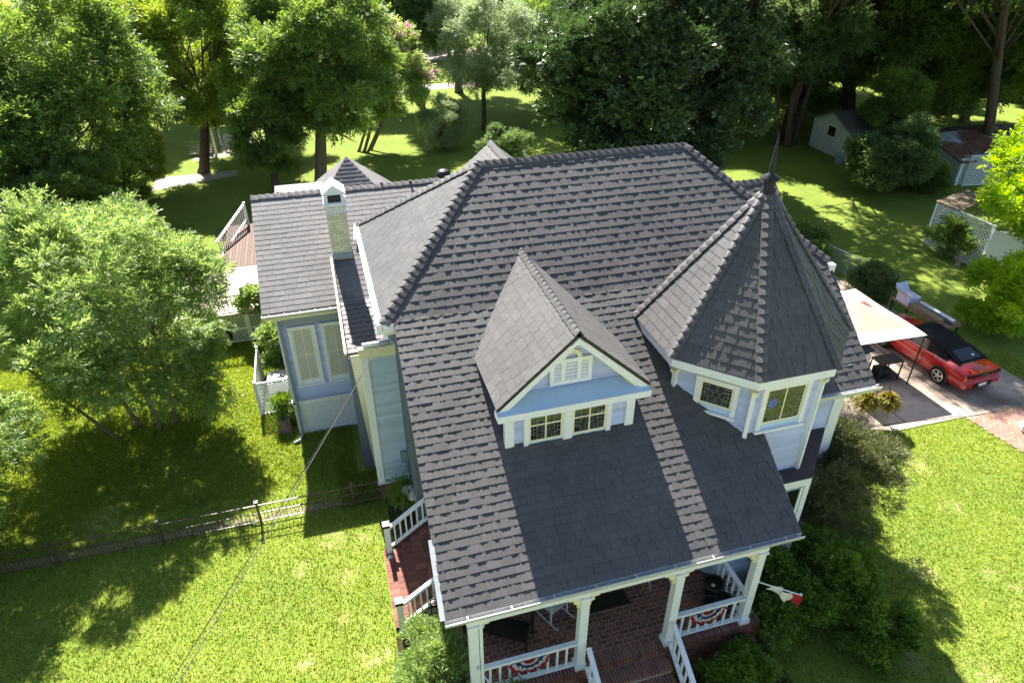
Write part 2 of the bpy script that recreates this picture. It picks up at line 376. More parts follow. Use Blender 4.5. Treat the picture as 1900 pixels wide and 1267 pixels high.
# turret wall
ow=octo(2.05,0)
tww=MB()
for i in range(8):
    a=ow[i];b=ow[(i+1)%8]; tww.add([(a[0],a[1],3.7),(b[0],b[1],3.7),(b[0],b[1],7.0),(a[0],a[1],7.0)],[(0,1,2,3)])
tw_wall=tww.build('turret_wall','clap',house); tw_wall['label']='blue clapboard walls of the turret'
for i in (0,1,7,6):
    a=ow[i];b=ow[(i+1)%8]; an=math.radians(-90+45*i); nn=(math.cos(an),math.sin(an))
    clapwall(tw_wall,a,b,3.95 if i in(0,1) else 5.2,6.80,nn,e=.118,seed=i)
# corner posts with capital
for i,zb in ((0,5.0),(1,3.95),(7,5.7),(2,3.95)):
    v=Vector(ow[i]); cdir=(v-Vector((TX,TY,0))).normalized(); t=Vector((-cdir.y,cdir.x,0)); ps=v+cdir*.015
    mb=MB(); mb.beam(ps+Vector((0,0,zb)),ps+Vector((0,0,6.62)),.20,.09,up=t); mb.beam(ps+cdir*.02+Vector((0,0,6.62)),ps+cdir*.02+Vector((0,0,6.70)),.27,.14,1,up=t)
    mb.build('corner_post',['white','cream'],tw_wall)
mb=MB(); o1=octo(2.11,6.82); o2=octo(2.11,6.70)
for i in range(8): j=(i+1)%8; mb.add([o1[i],o1[j],o2[j],o2[i]],[(0,3,2,1)])
mb.build('frieze','cream',tw_wall)
# ---- windows: local frame at centre, x right, z up, y out(-)
def window(parent,p,q,z0,z1,n,fr=.11,depth=.16,cols=2,rows=1,sash='cream',leaded=None,blind=False,sill='sky_blue_paint',name='window',label=None,casing='white',mid=None):
    """p,q: xy ends of outer casing seen left->right from outside; recess glass by depth"""
    p=Vector((p[0],p[1],0));q=Vector((q[0],q[1],0)); n=Vector((n[0],n[1],0)).normalized(); w_=(q-p).length; u=(q-p).normalized()
    def pt(x,z,o): return p+u*x+n*o+Vector((0,0,z))
    def bx(mb,x0,x1,za,zb,o0,o1,mi=0):
        vs=[pt(x0,za,o0),pt(x1,za,o0),pt(x1,za,o1),pt(x0,za,o1),pt(x0,zb,o0),pt(x1,zb,o0),pt(x1,zb,o1),pt(x0,zb,o1)]
        mb.add(vs,[(0,1,2,3),(7,6,5,4),(0,4,5,1),(1,5,6,2),(2,6,7,3),(3,7,4,0)],mi)
    O=.085
    mb=MB(); bx(mb,0,fr,z0,z1,-.02,O); bx(mb,w_-fr,w_,z0,z1,-.02,O); bx(mb,0,w_,z1,z1+fr*.9,-.02,O+.01)
    root=mb.build(name,casing,parent)
    if label: root['label']=label
    mb=MB(); bx(mb,fr-.01,w_-fr+.01,z0,z0+.16,-.02,O-.03,0); bx(mb,-.03,w_+.03,z0-.06,z0,-.02,O+.05,1); mb.build('sill',[sill,casing],root)
    s=.045; x0,x1=fr,w_-fr; za,zb=z0+.16,z1
    mb=MB(); d0,d1=.034,.062
    bx(mb,x0,x0+s,za,zb,d0,d1);bx(mb,x1-s,x1,za,zb,d0,d1);bx(mb,x0+s,x1-s,za,za+s,d0,d1);bx(mb,x0+s,x1-s,zb-s,zb,d0,d1)
    for i in range(1,cols): xx=x0+(x1-x0)*i/cols; bx(mb,xx-.016,xx+.016,za+s,zb-s,d0,d1-.004)
    for i in range(1,rows): zz=za+(zb-za)*i/rows; bx(mb,x0+s,x1-s,zz-.018,zz+.018,d0,d1-.002)
    mb.build('sash',sash,root)
    for i in range(cols):
        for j in range(rows):
            xa=x0+s*.5+(x1-x0-s)*i/cols; xb=x0+s*.5+(x1-x0-s)*(i+1)/cols; ya=za+s*.5+(zb-za-s)*j/rows; yb=za+s*.5+(zb-za-s)*(j+1)/rows
            mb=MB(); bx(mb,xa,xb,ya,yb,.038,.043); mb.build('pane','blind' if False else 'glass',root)
    if blind:
        mb=MB(); k=int((zb-za)/.055)
        for i in range(k): zz=za+.05+i*.055; bx(mb,x0+s,x1-s,zz,zz+.046,.0435,.0475)
        o=mb.build('blind','blind',root)
    if leaded:
        L_=MB(); lw=.006; gx0,gx1,gz0,gz1=x0+s,x1-s,za+s,zb-s; cx,cz=(gx0+gx1)/2,(gz0+gz1)/2; st_=.075
        def ln(a,b,w2=lw):
            L_.beam(pt(a[0],a[1],.046),pt(b[0],b[1],.046),w2,.006,up=n)
        for k in range(1,3):
            ln((gx0+st_*k*.9,gz0),(gx0+st_*k*.9,gz1)); ln((gx1-st_*k*.9,gz0),(gx1-st_*k*.9,gz1)); ln((gx0,gz0+st_*k*.9),(gx1,gz0+st_*k*.9)); ln((gx0,gz1-st_*k*.9),(gx1,gz1-st_*k*.9))
        k=gz0+st_*.9
        while k<gz1: ln((gx0,k),(gx0+st_*1.8,k)); ln((gx1-st_*1.8,k),(gx1,k)); k+=.1
        k=gx0+st_*.9
        while k<gx1: ln((k,gz0),(k,gz0+st_*1.8)); k+=.1
        rr_=min(gx1-gx0,gz1-gz0)*.13*leaded
        for a in range(8 if leaded<1.3 else 6):
            an=a*math.pi*2/(8 if leaded<1.3 else 6); ccx,ccz=cx+math.cos(an)*rr_*1.35,cz+math.sin(an)*rr_*1.35
            pts=[(ccx+math.cos(t)*rr_*.85,ccz+math.sin(t)*rr_*.85) for t in [x*math.pi/4 for x in range(9)]]
            for a1,b1 in zip(pts,pts[1:]): ln(a1,b1)
        o=L_.build('lead_came','lead',root); o['kind']='stuff'
    return root
window(tw_wall,(8.50,9.935),(9.72,9.935),5.52,6.64,(0,-1),cols=2,leaded=1.6,label='paired leaded window in the turret front')
wd_=Vector((1,-1,0)).normalized(); a0=Vector((7.42,10.82,0)); a1=Vector((8.10,10.14,0)); nn=Vector((-1,-1,0)).normalized()*.012
window(tw_wall,(a0+nn)[:2],(a1+nn)[:2],5.83,6.60,(-1,-1),cols=1,leaded=1.9,label='single leaded window in the turret side')
# blue glass roundels
mb=MB(); mb.add([(8.82+.12*math.cos(t),9.888,6.22+.14*math.sin(t)) for t in [k*math.pi/5 for k in range(10)]],[list(range(10))[::-1]]); mb.build('roundel','blueglass',tw_wall)
# ---- lower bay under the turret
ob=octo(2.40,0); bay=MB()
for i in range(8):
    a=ob[i];b=ob[(i+1)%8]; bay.add([(a[0],a[1],0),(b[0],b[1],0),(b[0],b[1],3.9),(a[0],a[1],3.9)],[(0,1,2,3)])
bayw=bay.build('bay_wall','clap_green',house); bayw['label']='lower storey bay beneath the turret'
for i in (0,1,7): 
    a=ob[i];b=ob[(i+1)%8]; an=math.radians(-90+45*i); clapwall(bayw,a,b,1.0,3.7,(math.cos(an),math.sin(an)),e=.135,m='clap_green',seed=40+i)
mb=MB(); oo=octo(2.50,3.98); o3=octo(2.0,4.0); mb.v=[]; 
for i in range(8): j=(i+1)%8; mb.add([oo[i],oo[j],o3[j],o3[i]],[(0,1,2,3)])
mb.build('bay_ledge','ledge',bayw)
mb=MB(); oa=octo(2.5,3.975); ob_=octo(2.5,3.75); 
for i in range(8): j=(i+1)%8; mb.add([oa[i],oa[j],ob_[j],ob_[i]],[(0,3,2,1)])
mb.build('bay_fascia','white',bayw)
for i in (0,1):
    v=Vector(octo(2.42,0)[i]); MB().box(v.x-.07,v.y-.05,1.0,v.x+.07,v.y+.05,3.75).build('bay_post','white',bayw)
MB().box(9.35,9.52,1.9,9.42,9.60,3.7).box(9.95,9.52,1.9,10.02,9.60,3.7).build('bay_window_frame','white',bayw)
MB().box(9.42,9.54,1.95,9.95,9.56,3.6).build('bay_window_glass','glass',bayw)
# ---- wall right of turret
sw=MB().box(9.3,11.04,.3,11.96,11.06,5.3).build('side_wall','clap',house)
clapwall(sw,(10.0,11.04),(11.95,11.04),1.0,5.3,(0,-1),e=.14,seed=50)
MB().box(11.68,10.98,.2,11.98,11.03,5.35).build('corner_board','white',house)
mb=MB(); mb.box(10.5,y2-.02,z2-.22,XR,y2+.03,z2-.02); mb.build('side_fascia','white',side)
def gutter(parent,p,q,n,m='gutter',br=8,r_=.075):
    """open trough from p to q, n = outward direction"""
    p=Vector(p);q=Vector(q);n=Vector(n); d=(q-p); u=d.normalized()
    prof=[(0,0),(.0,-.10),(.11,-.10),(.135,-.03),(.135,.012),(.122,.012),(.118,-.03),(.10,-.088),(.012,-.088),(.012,0)]
    mb=MB(); k=len(prof); vs=[p+n*a+Vector((0,0,b)) for a,b in prof]+[q+n*a+Vector((0,0,b)) for a,b in prof]
    mb.add(vs,[(i,(i+1)%k,k+(i+1)%k,k+i) for i in range(k)]+[list(range(k))[::-1],list(range(k,2*k))]); g_=mb.build('gutter',m,parent)
    for i in range(br):
        c_=p+d*((i+.5)/br); MB().beam(c_+Vector((0,0,.01)),c_+n*.14+Vector((0,0,.016)),.02,.008).build('gutter_bracket','gutter',g_)
    return g_
gutter(side,(10.7,y2,z2-.02),(XR+.1,y2,z2-.02),(0,-1,0),br=4)
gutter(porch,(PX0-.02,PY0-.01,PZ0-.02),(PX1+.02,PY0-.01,PZ0-.02),(0,-1,0),br=9)
gutter(main,(XL,YF+.2,E-.02),(XL,YB-.3,E-.02),(-1,0,0),br=9)
MB().box(XL-.14,YF-.04,E-.20,XL-.02,YF+.3,E+.02).box(XL,YF-.04,E-.22,XL+.30,YF+.0,E+.0).build('cornice_return','white',main)
MB().box(XL+.02,YF+.02,E-.42,XL+.06,YB,E-.12).box(XL+.02,YF+.0,E-.30,XR,YF+.05,E-.13).build('cornice','cream',main)
MB().box(XR-.1,YF-.25,E-.28,XR+.06,YF+.05,E-.02).build('cornice_end','white',main)
# left rake gutter piece by the porch steps
MB().beam((PX0-.05,PY0+.0,PZ0-.03),(PX0+.0,PY0+1.25,PZ0+1.25*PORCHS-.03),.10,.09).build('rake_trim','gutter',porch)
MB().beam((PX0+.03,PY0+1.25,PZ0+1.25*PORCHS-.08),(PX0+.09,YF,zt_-.08),.03,.14).beam((PX1,PY0,PZ0-.08),(PX1+.03,YF-2.9,zt_-2.9*PORCHS-.08),.03,.12).build('rake_board','cream',porch)
# ---- dormer
DX,DY,DZE,DZA,DW=4.30,10.35,7.04,8.56,1.68
yv=PY0+(DZE-PZ0)/PORCHS+.1; yr=YF+(DZA-ZE)/MS+.12
def dside(s):
    e0=(DX+s*DW,DY,DZE);e1=(DX+s*DW,yv,DZE);r0=(DX,DY,DZA);r1=(DX,yr,DZA); k=(DX+s*(DZA-ZE)/(.905)*1.02,YF+.06,ZE-.02)
    return [e1,e0,r0,r1,k] if s<0 else [e0,e1,k,r1,r0]
dorm=roof_deck('dormer_roof',[dside(-1),dside(1)],.07); dorm['label']='steep gabled charcoal roof of the dormer'
shingle_face(dorm,dside(-1),e=.205,tw=.33,laminate=False,th=.014,seed=60); shingle_face(dorm,dside(1),e=.205,laminate=False,th=.014,seed=61)
caps(dorm,(DX,DY-.02,DZA),(DX,yr-.1,DZA),(-.905,0,1),(.905,0,1),seed=62,step=.185,wd=.15,thk=.022)
mb=MB()
for s in(-1,1):
    mb.beam((DX+s*DW,DY+.01,DZE-.05),(DX+s*.02,DY+.01,DZA-.07),.03,.035)
mb.build('drip_edge','black_metal',dorm)
mb=MB()
for s in(-1,1):
    mb.beam((DX+s*(DW-.06),DY+.05,DZE-.13),(DX,DY+.05,DZA-.16),.06,.15); 
mb.slab([(DX-.16,DY-.02,DZA-.26),(DX+.16,DY-.02,DZA-.26),(DX,DY-.02,DZA-.10)],.05); mb.build('rake_fascia','white',dorm)
mb=MB()
for s in(-1,1): mb.beam((DX+s*(DW-.25),DY+.22,DZE-.10),(DX,DY+.22,DZA-.22),.32,.04)
mb.build('rake_soffit','cream',dorm)
dz0=5.62
dw=MB().box(DX-1.37,DY+.24,dz0,DX+1.37,DY+2.2,DZE-.15).build('dormer_wall','clap',house); dw['label']='blue clapboard dormer walls'
clapwall(dw,(DX-1.37,DY+.24),(DX-.92,DY+.24),dz0+.15,DZE-.2,(0,-1),e=.115,seed=63); clapwall(dw,(DX+.92,DY+.24),(DX+1.37,DY+.24),dz0+.15,DZE-.2,(0,-1),e=.115,seed=64)
clapwall(dw,(DX-1.37,DY+2.2),(DX-1.37,DY+.24),dz0+.2,DZE-.15,(-1,0),e=.115,seed=65)
for x in(DX-1.37,DX+1.37):
    MB().box(x-.10,DY+.17,dz0-.02,x+.10,DY+.30,DZE-.24).box(x-.13,DY+.14,DZE-.24,x+.13,DY+.30,DZE-.19,1).build('corner_post',['white','cream'],dw)
# pediment: fascia shelf + recessed gable
MB().box(DX-DW+.0,DY-.10,DZE-.28,DX+DW+.0,DY+.20,DZE-.12).build('dormer_fascia','white',dw)
gy=DY+.40
MB().add([(DX-DW+.04,DY-.08,DZE-.118),(DX+DW-.04,DY-.08,DZE-.118),(DX+DW-.04,gy,DZE+.06),(DX-DW+.04,gy,DZE+.06)],[(0,1,2,3)]).build('pediment_shelf','sky_blue_paint',dw)
MB().add([(DX-1.55,gy,DZE+.0),(DX+1.55,gy,DZE+.0),(DX,gy,DZA-.08)],[(0,1,2)]).build('gable_wall','clap',dw)
zb0=DZE+.07
def gh(z):
    hw=max(0,(DZA-.17-z)/.905); return (.5-hw/3.1,.5+hw/3.1)
clapwall(dw,(DX-1.55,gy),(DX+1.55,gy),zb0,DZA-.25,(0,-1),e=.12,hgt=gh,seed=66)
# louvred vent with arch
vy=gy-.03; V=MB(); vx0,vx1,vz0,vz1=DX-.46,DX+.46,7.20,7.68
V.box(vx0,vy-.05,vz0,vx0+.09,vy,vz1).box(vx1-.09,vy-.05,vz0,vx1,vy,vz1).box(vx0,vy-.055,vz1,vx1,vy,vz1+.09).box(vx0,vy-.055,vz0-.05,vx1,vy,vz0+.05).box(DX-.22,vy-.05,vz0,DX-.13,vy,vz1).box(DX+.13,vy-.05,vz0,DX+.22,vy,vz1)
vent=V.build('vent_frame','white',dw); MB().box(vx0+.05,vy-.012,vz0,vx1-.05,vy-.006,vz1).build('vent_shade_backing','greyblue',vent)  # dark sheet behind the louvres paints in the shade between the slats
for (a,b) in((vx0+.09,DX-.22),(DX-.13,DX+.13),(DX+.22,vx1-.09)):
    for k in range(5):
        z=vz0+.05+k*.085; MB().add([(a,vy-.04,z),(b,vy-.04,z),(b,vy-.015,z+.045),(a,vy-.015,z+.045),(a,vy-.034,z-.008),(b,vy-.034,z-.008)],[(0,1,2,3),(0,4,5,1)]).build('louvre','white',vent)
A=MB(); N_=12
for k in range(N_):
    t0=math.pi*k/N_;t1=math.pi*(k+1)/N_
    q=[(DX+r*math.cos(t),vy-y,7.77+r*math.sin(t)) for y in(.05,0) for t in(t0,t1) for r in(.13,.22)]
    A.add(q,[(0,1,3,2),(1,5,7,3),(0,2,6,4)])
A.build('arch_trim','cream',dw)
window(dw,(3.24,DY+.225),(4.22,DY+.225),5.72,6.76,(0,-1),cols=2,rows=2,leaded=1.2,label='left leaded dormer window')
window(dw,(4.22,DY+.225),(5.22,DY+.225),5.72,6.76,(0,-1),cols=2,rows=2,leaded=1.2,label='right leaded dormer window')
MB().box(4.14,DY+.12,5.68,4.30,DY+.20,6.80).build('mullion_post','white',dw)
# ---- chimney
chx0,chx1=-.10,.50
ch=MB().box(chx0,20.75,5.2,chx1,21.35,7.75).build('chimney','mortar',house); ch['label']='cream painted brick chimney with a white gabled hood'
rr=random.Random(5); z=6.1; i=0
while z<7.72:
    hh=.098; x=chx0-.012-(.0 if i%2 else .11)
    while x<chx1:
        xa=max(x,chx0-.012);xb=min(x+.215,chx1+.012)
        if xb-xa>.03: MB().box(xa,20.735,z,xb-.008,20.80,z+hh-.01,0,rr.random()).build('brick','yellowbrick' if not 7.45<z<7.6 else 'whitebrick',ch,tint=True)
        x+=.22
    z+=hh;i+=1
MB().box(chx0-.014,20.8,5.3,chx0-.002,21.35,7.75).box(chx1+.002,20.8,5.3,chx1+.014,21.35,7.75).build('side_paint','whitebrick',ch)
h=MB(); h.box(chx0-.05,20.69,7.72,chx1+.05,21.41,7.82).box(chx0-.01,20.74,7.82,chx0+.10,21.36,8.12).box(chx1-.10,20.74,7.82,chx1+.01,21.36,8.12).box(chx0+.1,20.76,8.06,chx1-.1,20.82,8.12).box(chx0+.1,21.30,7.82,chx1-.1,21.34,8.1)
mx=(chx0+chx1)/2
h.add([(chx0-.06,20.67,8.12),(chx1+.06,20.67,8.12),(mx,20.67,8.40),(chx0-.06,21.43,8.12),(chx1+.06,21.43,8.12),(mx,21.43,8.40)],[(0,1,2),(3,5,4),(0,2,5,3),(1,4,5,2),(0,3,4,1)])
h.build('chimney_hood','white',ch)
MB().box(chx0+.12,20.79,7.83,chx1-.12,20.81,8.05).build('flue_opening','black_metal',ch)
MB().box(chx0-.02,20.66,5.98,chx1+.02,20.74,6.13).build('flashing','greyblue',ch)
MB().add([(.62,21.2,6.32),(1.15,21.3,6.38),(1.9,21.75,6.66),(.72,21.75,6.66)],[(0,1,2,3)]).build('flashing_sheet','white',wing)
cb=MB().add([(-.06,17.17,4.45),(.62,17.17,4.45),(.66,17.17,-.05),(.19,17.17,-.05),(-.06,17.7,4.45),(.62,17.7,4.45),(.66,17.7,-.05),(.19,17.7,-.05)],[(0,3,2,1),(0,4,7,3),(1,2,6,5),(0,1,5,4)]).build('chimney_base','yellowbrick',house); cb['label']='cream painted brick chimney breast at the ground'
J=MB(); z=.08
while z<4.4: J.box(-.04+(.0+(4.45-z)/4.5*.23),17.163,z,.62,17.169,z+.008); z+=.098
J.build('mortar_line','cream',cb)['kind']='stuff'
# ---- blue corner wall B and its cap
wB=MB().box(.32,15.66,.78,1.6,15.9,5.36).build('corner_wall','clap_green',house); wB['label']='narrow blue clapboard wall with electric meter box'
clapwall(wB,(.40,15.655),(1.6,15.655),.85,5.36,(0,-1),e=.115,m='clap_green',seed=70)
MB().box(.22,15.60,.75,.40,15.66,5.4).box(.20,15.66,.75,.32,15.9,5.4).build('corner_board','white',wB)
MB().box(.18,15.52,5.36,1.6,15.68,5.66).build('frieze_board','cream',wB)
MB().tube([(.30,15.62,5.72),(1.02,15.62,5.72)],.07,10).build('cap_roll','white',wB,smooth=True)
MB().box(.68,15.9,0,1.15,17.2,4.42).box(.68,15.9,0,2,17.25,.7).build('entry_wall','wall_dark',house)
MB().box(.18,15.62,.66,1.7,15.7,.76).build('blue_sill','clap',wB)
mb=MB(); mb.box(.22,15.68,0,1.7,15.9,.66); bs=mb.build('foundation','mortar',house); rr=random.Random(9)
for i in range(7):
    x=.22-(.0 if i%2 else .1)
    while x<1.7:
        xa=max(x,.22); xb=min(x+.2,1.7)
        if xb-xa>.03: MB().box(xa,15.665,.02+i*.092,xb-.01,15.70,.10+i*.092,0,rr.random()).build('brick','redbrick',bs,tint=True)
        x+=.205
MB().box(.95,15.54,1.45,1.16,15.655,1.85).build('meter_box','greyblue',wB)
MB().tube([(1.08,15.58,1.45),(1.10,15.57,1.1),(1.28,15.56,.95)],.02,6).build('conduit','greyblue',wB)
MB().tube([(1.36,15.56,5.5),(1.40,15.56,.95),(1.42,15.42,.8)],.045,8).build('downspout','greyblue',wB)
MB().box(1.33,15.33,.62,1.50,15.47,.85).build('splash_block','gutter',wB)
# ---- wing front wall
wf=MB().box(-2.1,19.68,1.42,-.05,19.72,4.9).build('wing_front','clap',house); wf['label']='blue clapboard front of the side wing'
clapwall(wf,(-2.02,19.68),(-.1,19.68),1.45,4.34,(0,-1),e=.115,m='clap',seed=80)
MB().box(-2.14,19.60,4.36,-.1,19.68,4.66).build('frieze_band','greyblue',wf)
MB().box(WX,WY+.02,4.80,-.1,19.6,4.98).box(-2.2,19.5,4.66,-.1,19.66,4.8).build('wing_cornice','cream',wf)
MB().box(-2.16,19.56,1.2,-2.0,19.70,4.66).build('corner_board','white',wf)
gutter(wing,(WX-.02,WY+.0,WZ-.04),(-.2,WY+.0,WZ-.04),(0,-1,0),br=5)
bsk=MB().box(-2.16,19.60,0,-.05,19.70,1.30).box(-2.2,19.56,1.30,-.05,19.72,1.42).build('brick_skirt','whitebrick',house); bsk['label']='white painted brick foundation of the wing'
J=MB()
for k in range(13): J.box(-2.16,19.594,.06+k*.095,-.06,19.599,.068+k*.095)
J.build('mortar_line','greyblue',bsk)['kind']='stuff'
MB().tube([(-2.06,19.5,4.6),(-2.04,19.5,1.2),(-2.05,19.45,.18),(-2.12,19.2,.08),(-2.35,19.1,.06)],.05,8).build('downspout','greyblue',wf)
for k,(xa,xb) in enumerate(((-1.86,-1.0),(-.86,-.0))):
    window(wf,(xa,19.66),(xb,19.66),2.06,4.2,(0,-1),cols=2,rows=2,fr=.12,blind=True,sill='white',sash='cream',label='tall wing window with blinds, '+('outer one' if k==0 else 'inner one beside the chimney'))
# ---- rear roofs beyond the wing
py=[(-.9,26.1,5.1),(2.9,26.1,5.1),(2.9,29.9,5.1),(-.9,29.9,5.1)]; pa=(.98,28,7.01)
pr=roof_deck('rear_pyramid_roof',[[py[i],py[(i+1)%4],pa] for i in range(4)],.08,m='shingle_old'); pr['label']='grey pyramid roof behind the wing ridge'
shingle_face(pr,[py[0],py[1],pa],e=.18,seed=90,mi='shingle_old',laminate=False); shingle_face(pr,[py[3],py[0],pa],e=.18,seed=91,mi='shingle_old',laminate=False); shingle_face(pr,[py[1],py[2],pa],e=.18,seed=92,mi='shingle_old',laminate=False)
MB().box(-.7,26.2,0,2.7,29.8,5.05).build('rear_wall','clap',house)
lr=MB().slab([(-2.0,26.9,5.8),(-.1,26.9,5.8),(-.1,28.4,5.95),(-2.0,28.4,5.95)],.1).build('rear_porch_roof','shingle',house)
# turbine vent and pipes
tv=MB().tube([(3.98,22.6,6.9),(3.98,22.6,7.62)],.13,12).lathe((3.98,22.6,7.62),[(.13,0),(.22,.06),(.25,.14),(.22,.24),(.12,.30),(0,.31)],16).build('turbine_vent','black_metal',wing,smooth=True)
for x,y,z,h_ in((2.9,23.2,7.2,.25),(6.6,16.6,9.9,.45),(1.9,23.3,7.3,.15),(-1.6,23.6,7.1,.25)): MB().tube([(x,y,z),(x,y,z+h_)],.04,8).build('vent_pipe','black_metal',wing)
# ---- porch: floor, bricks, columns, rails, steps
FZ=1.0
pf=MB().box(1.36,8.12,0,8.5,13.6,FZ-.004).build('porch_floor','mortar',house); pf['label']='red brick porch floor laid in running bond'
rr=random.Random(11); bm=[boxmesh('brick',.221,.097,.03,'redbrick',t) for t in (.1,.3,.45,.55,.7,.95)]
cells=[]
for r_ in range(46):
    y=8.42+r_*.116
    for k in range(30):
        x=1.48+k*.242+(.121 if r_%2 else 0)
        if x<8.4: cells.append((x,y))
cells.sort(key=lambda q:(q[1]>10.4, (Vector((q[0],q[1],1))-CAMP).length if not (4.0<q[0]<6.2) else 0))
rest=MB()
for i,(x,y) in enumerate(cells):
    if i<300: put('brick',rr.choice(bm),pf,(x,y,FZ-.008))
    else: rest.box(x-.110,y-.048,FZ-.022,x+.110,y+.048,FZ+.006,0,rr.random())
rest.build('brick_field','redbrick',pf,tint=True,kind='stuff')
# front skirt of porch: rowlock edge + wall
sk_=MB()
for k in range(88):
    x=1.36+k*.081
    if x>8.44: break
    sk_.box(x,8.08,FZ-.12,x+.062,8.36,FZ+.008,0,rr.random())
for r_ in range(9):
    x=1.36-(.11 if r_%2 else 0)
    while x<8.5: sk_.box(max(x,1.36),8.105,.02+r_*.095,min(x+.2,8.5),8.13,.10+r_*.095,0,rr.random()); x+=.21
sk_.build('porch_edge_brick','redbrick',house,tint=True,kind='stuff')
colx=(1.51,3.90,6.09,8.08); CY=8.27; ZT=3.55
for x in colx:
    cm=MB().box(x-.095,CY-.095,FZ,x+.095,CY+.095,ZT).box(x-.13,CY-.13,FZ,x+.13,CY+.13,FZ+.16).box(x-.125,CY-.125,ZT-.1,x+.125,CY+.125,ZT-.04).build('porch_column','white',house)
    for s in((-1,1) if x not in(1.51,8.08) else ((1,) if x==1.51 else (-1,))):
        b=MB(); pr_=[(.095,-.42),(.16,-.40),(.15,-.30),(.24,-.26),(.22,-.17),(.34,-.16),(.33,-.08),(.42,-.06),(.42,0),(.095,0)]
        b.slab([(x+s*a,CY-.02*1,ZT+z_) for a,z_ in (pr_ if s>0 else pr_[::-1])],.045); b.build('bracket','cream',cm)
MB().box(1.62,CY-.10,FZ,1.69,CY+.02,ZT).build('pilaster','white',house)
MB().box(1.38,CY-.10,ZT,8.2,CY+.10,ZT+.30).box(1.40,CY,ZT,1.60,13.5,ZT+.28).box(8.0,CY,ZT,8.18,10.5,ZT+.28).build('porch_beam','white',house)
MB().box(PX0,PY0+.0,PZ0-.20,PX1,PY0+.03,PZ0-.015).build('porch_fascia','white',porch)
MB().box(1.3,8.3,3.86,8.3,13.4,3.90).build('porch_ceiling','white',house)
balm={}
def railing(parent_name,p,q,zt,zb,sp=.21,end=0,parent=None,bw=.045,m='white',tw_=.11,z2=None):
    """rail from p to q (xyz of floor), top at +zt, bottom rail at +zb"""
    p=Vector(p);q=Vector(q); r_=MB().beam(p+Vector((0,0,zt)),q+Vector((0,0,zt)),tw_,.07).beam(p+Vector((0,0,zb)),q+Vector((0,0,zb)),.09,.06).build(parent_name,m,parent or house)
    L=(q-p).length; n=max(2,int(L/sp)); me=balm.setdefault((round(zt-zb,2),bw,m),boxmesh('baluster',bw,bw,zt-zb,m))
    for i in range(1,n):
        c_=p.lerp(q,i/n); put('baluster',me,r_,(c_.x,c_.y,c_.z+(zt+zb)/2))
    return r_
railing('railing',(1.62,CY,FZ),(3.80,CY,FZ),.88,.12); railing('railing',(6.19,CY,FZ),(7.98,CY,FZ),.88,.12); railing('railing',(8.08,CY+.1,FZ),(8.08,10.6,FZ),.88,.12)
# front steps
nst=5
for k in range(nst):
    z=FZ-.18*(k+1)+.0; y1=8.08-.34*k; y0=y1-.36
    s_=MB().box(4.08,y0,z-.2,6.0,y1+.02,z-.008).build('step','mortar',house)
    b=MB(); x=4.08
    while x<5.95: b.box(x,y0-.01,z-.10,x+.062,y1-.14,z+.006,0,rr.random()); b.box(x,y1-.13,z-.02,x+.062,y1-.005,z+.005,0,rr.random()); x+=.081
    b.build('step_brick','redbrick',s_,tint=True,kind='stuff')
for x in(4.02,6.08):
    railing('stair_railing',(x,8.1,FZ),(x,6.75,.25),.86,.14,sp=.2)
    MB().box(x-.08,6.60,0,x+.08,6.76,1.15).box(x-.10,6.58,1.15,x+.10,6.78,1.27,1).build('newel_post',['white','black_metal'],house)
# left side steps
for k in range(5):
    z=FZ-.18*(k+1); x1=1.36-.26*k; x0=x1-.28
    s_=MB().box(x0,11.0,z-.3,x1+.02,13.45,z-.008).build('step','mortar',house); b=MB(); y=11.0
    while y<13.4: b.box(x0-.01,y,z-.1,x1-.005,y+.19,z+.006,0,rr.random()); y+=.20
    b.build('step_brick','redbrick',s_,tint=True,kind='stuff')
for y in(10.95,13.5):
    railing('stair_railing',(1.4,y,FZ),(.25,y,.12),.9,.16,sp=.2)
    MB().box(.12,y-.08,0,.28,y+.08,1.12).box(.10,y-.10,1.12,.30,y+.10,1.22,1).build('newel_post',['white','black_metal'],house)
MB().lathe((.2,13.3,.0),[(.0,.0),(.07,.0),(.09,.1),(.02,.14)],8).build('path_light','white',house)
# assemble shingles
SH.sort(key=lambda s:s[0])
fields={}
for i,(d_,mb,par,mi,fld) in enumerate(SH):
    if i<300 and d_<1e8: mb.build('shingle',mi,par,tint=True)
    else:
        f=fields.setdefault((par.name,mi),[MB(),par,mi]); k=len(f[0].v); F=f[0]
        F.v+=[tuple(q) for q in mb.v]; F.f+=[[a+k for a in q] for q in mb.f]; F.m+=mb.m; F.t+=mb.t
for F,par,mi in fields.values(): F.build('shingle_field',mi,par,tint=True,kind='stuff')
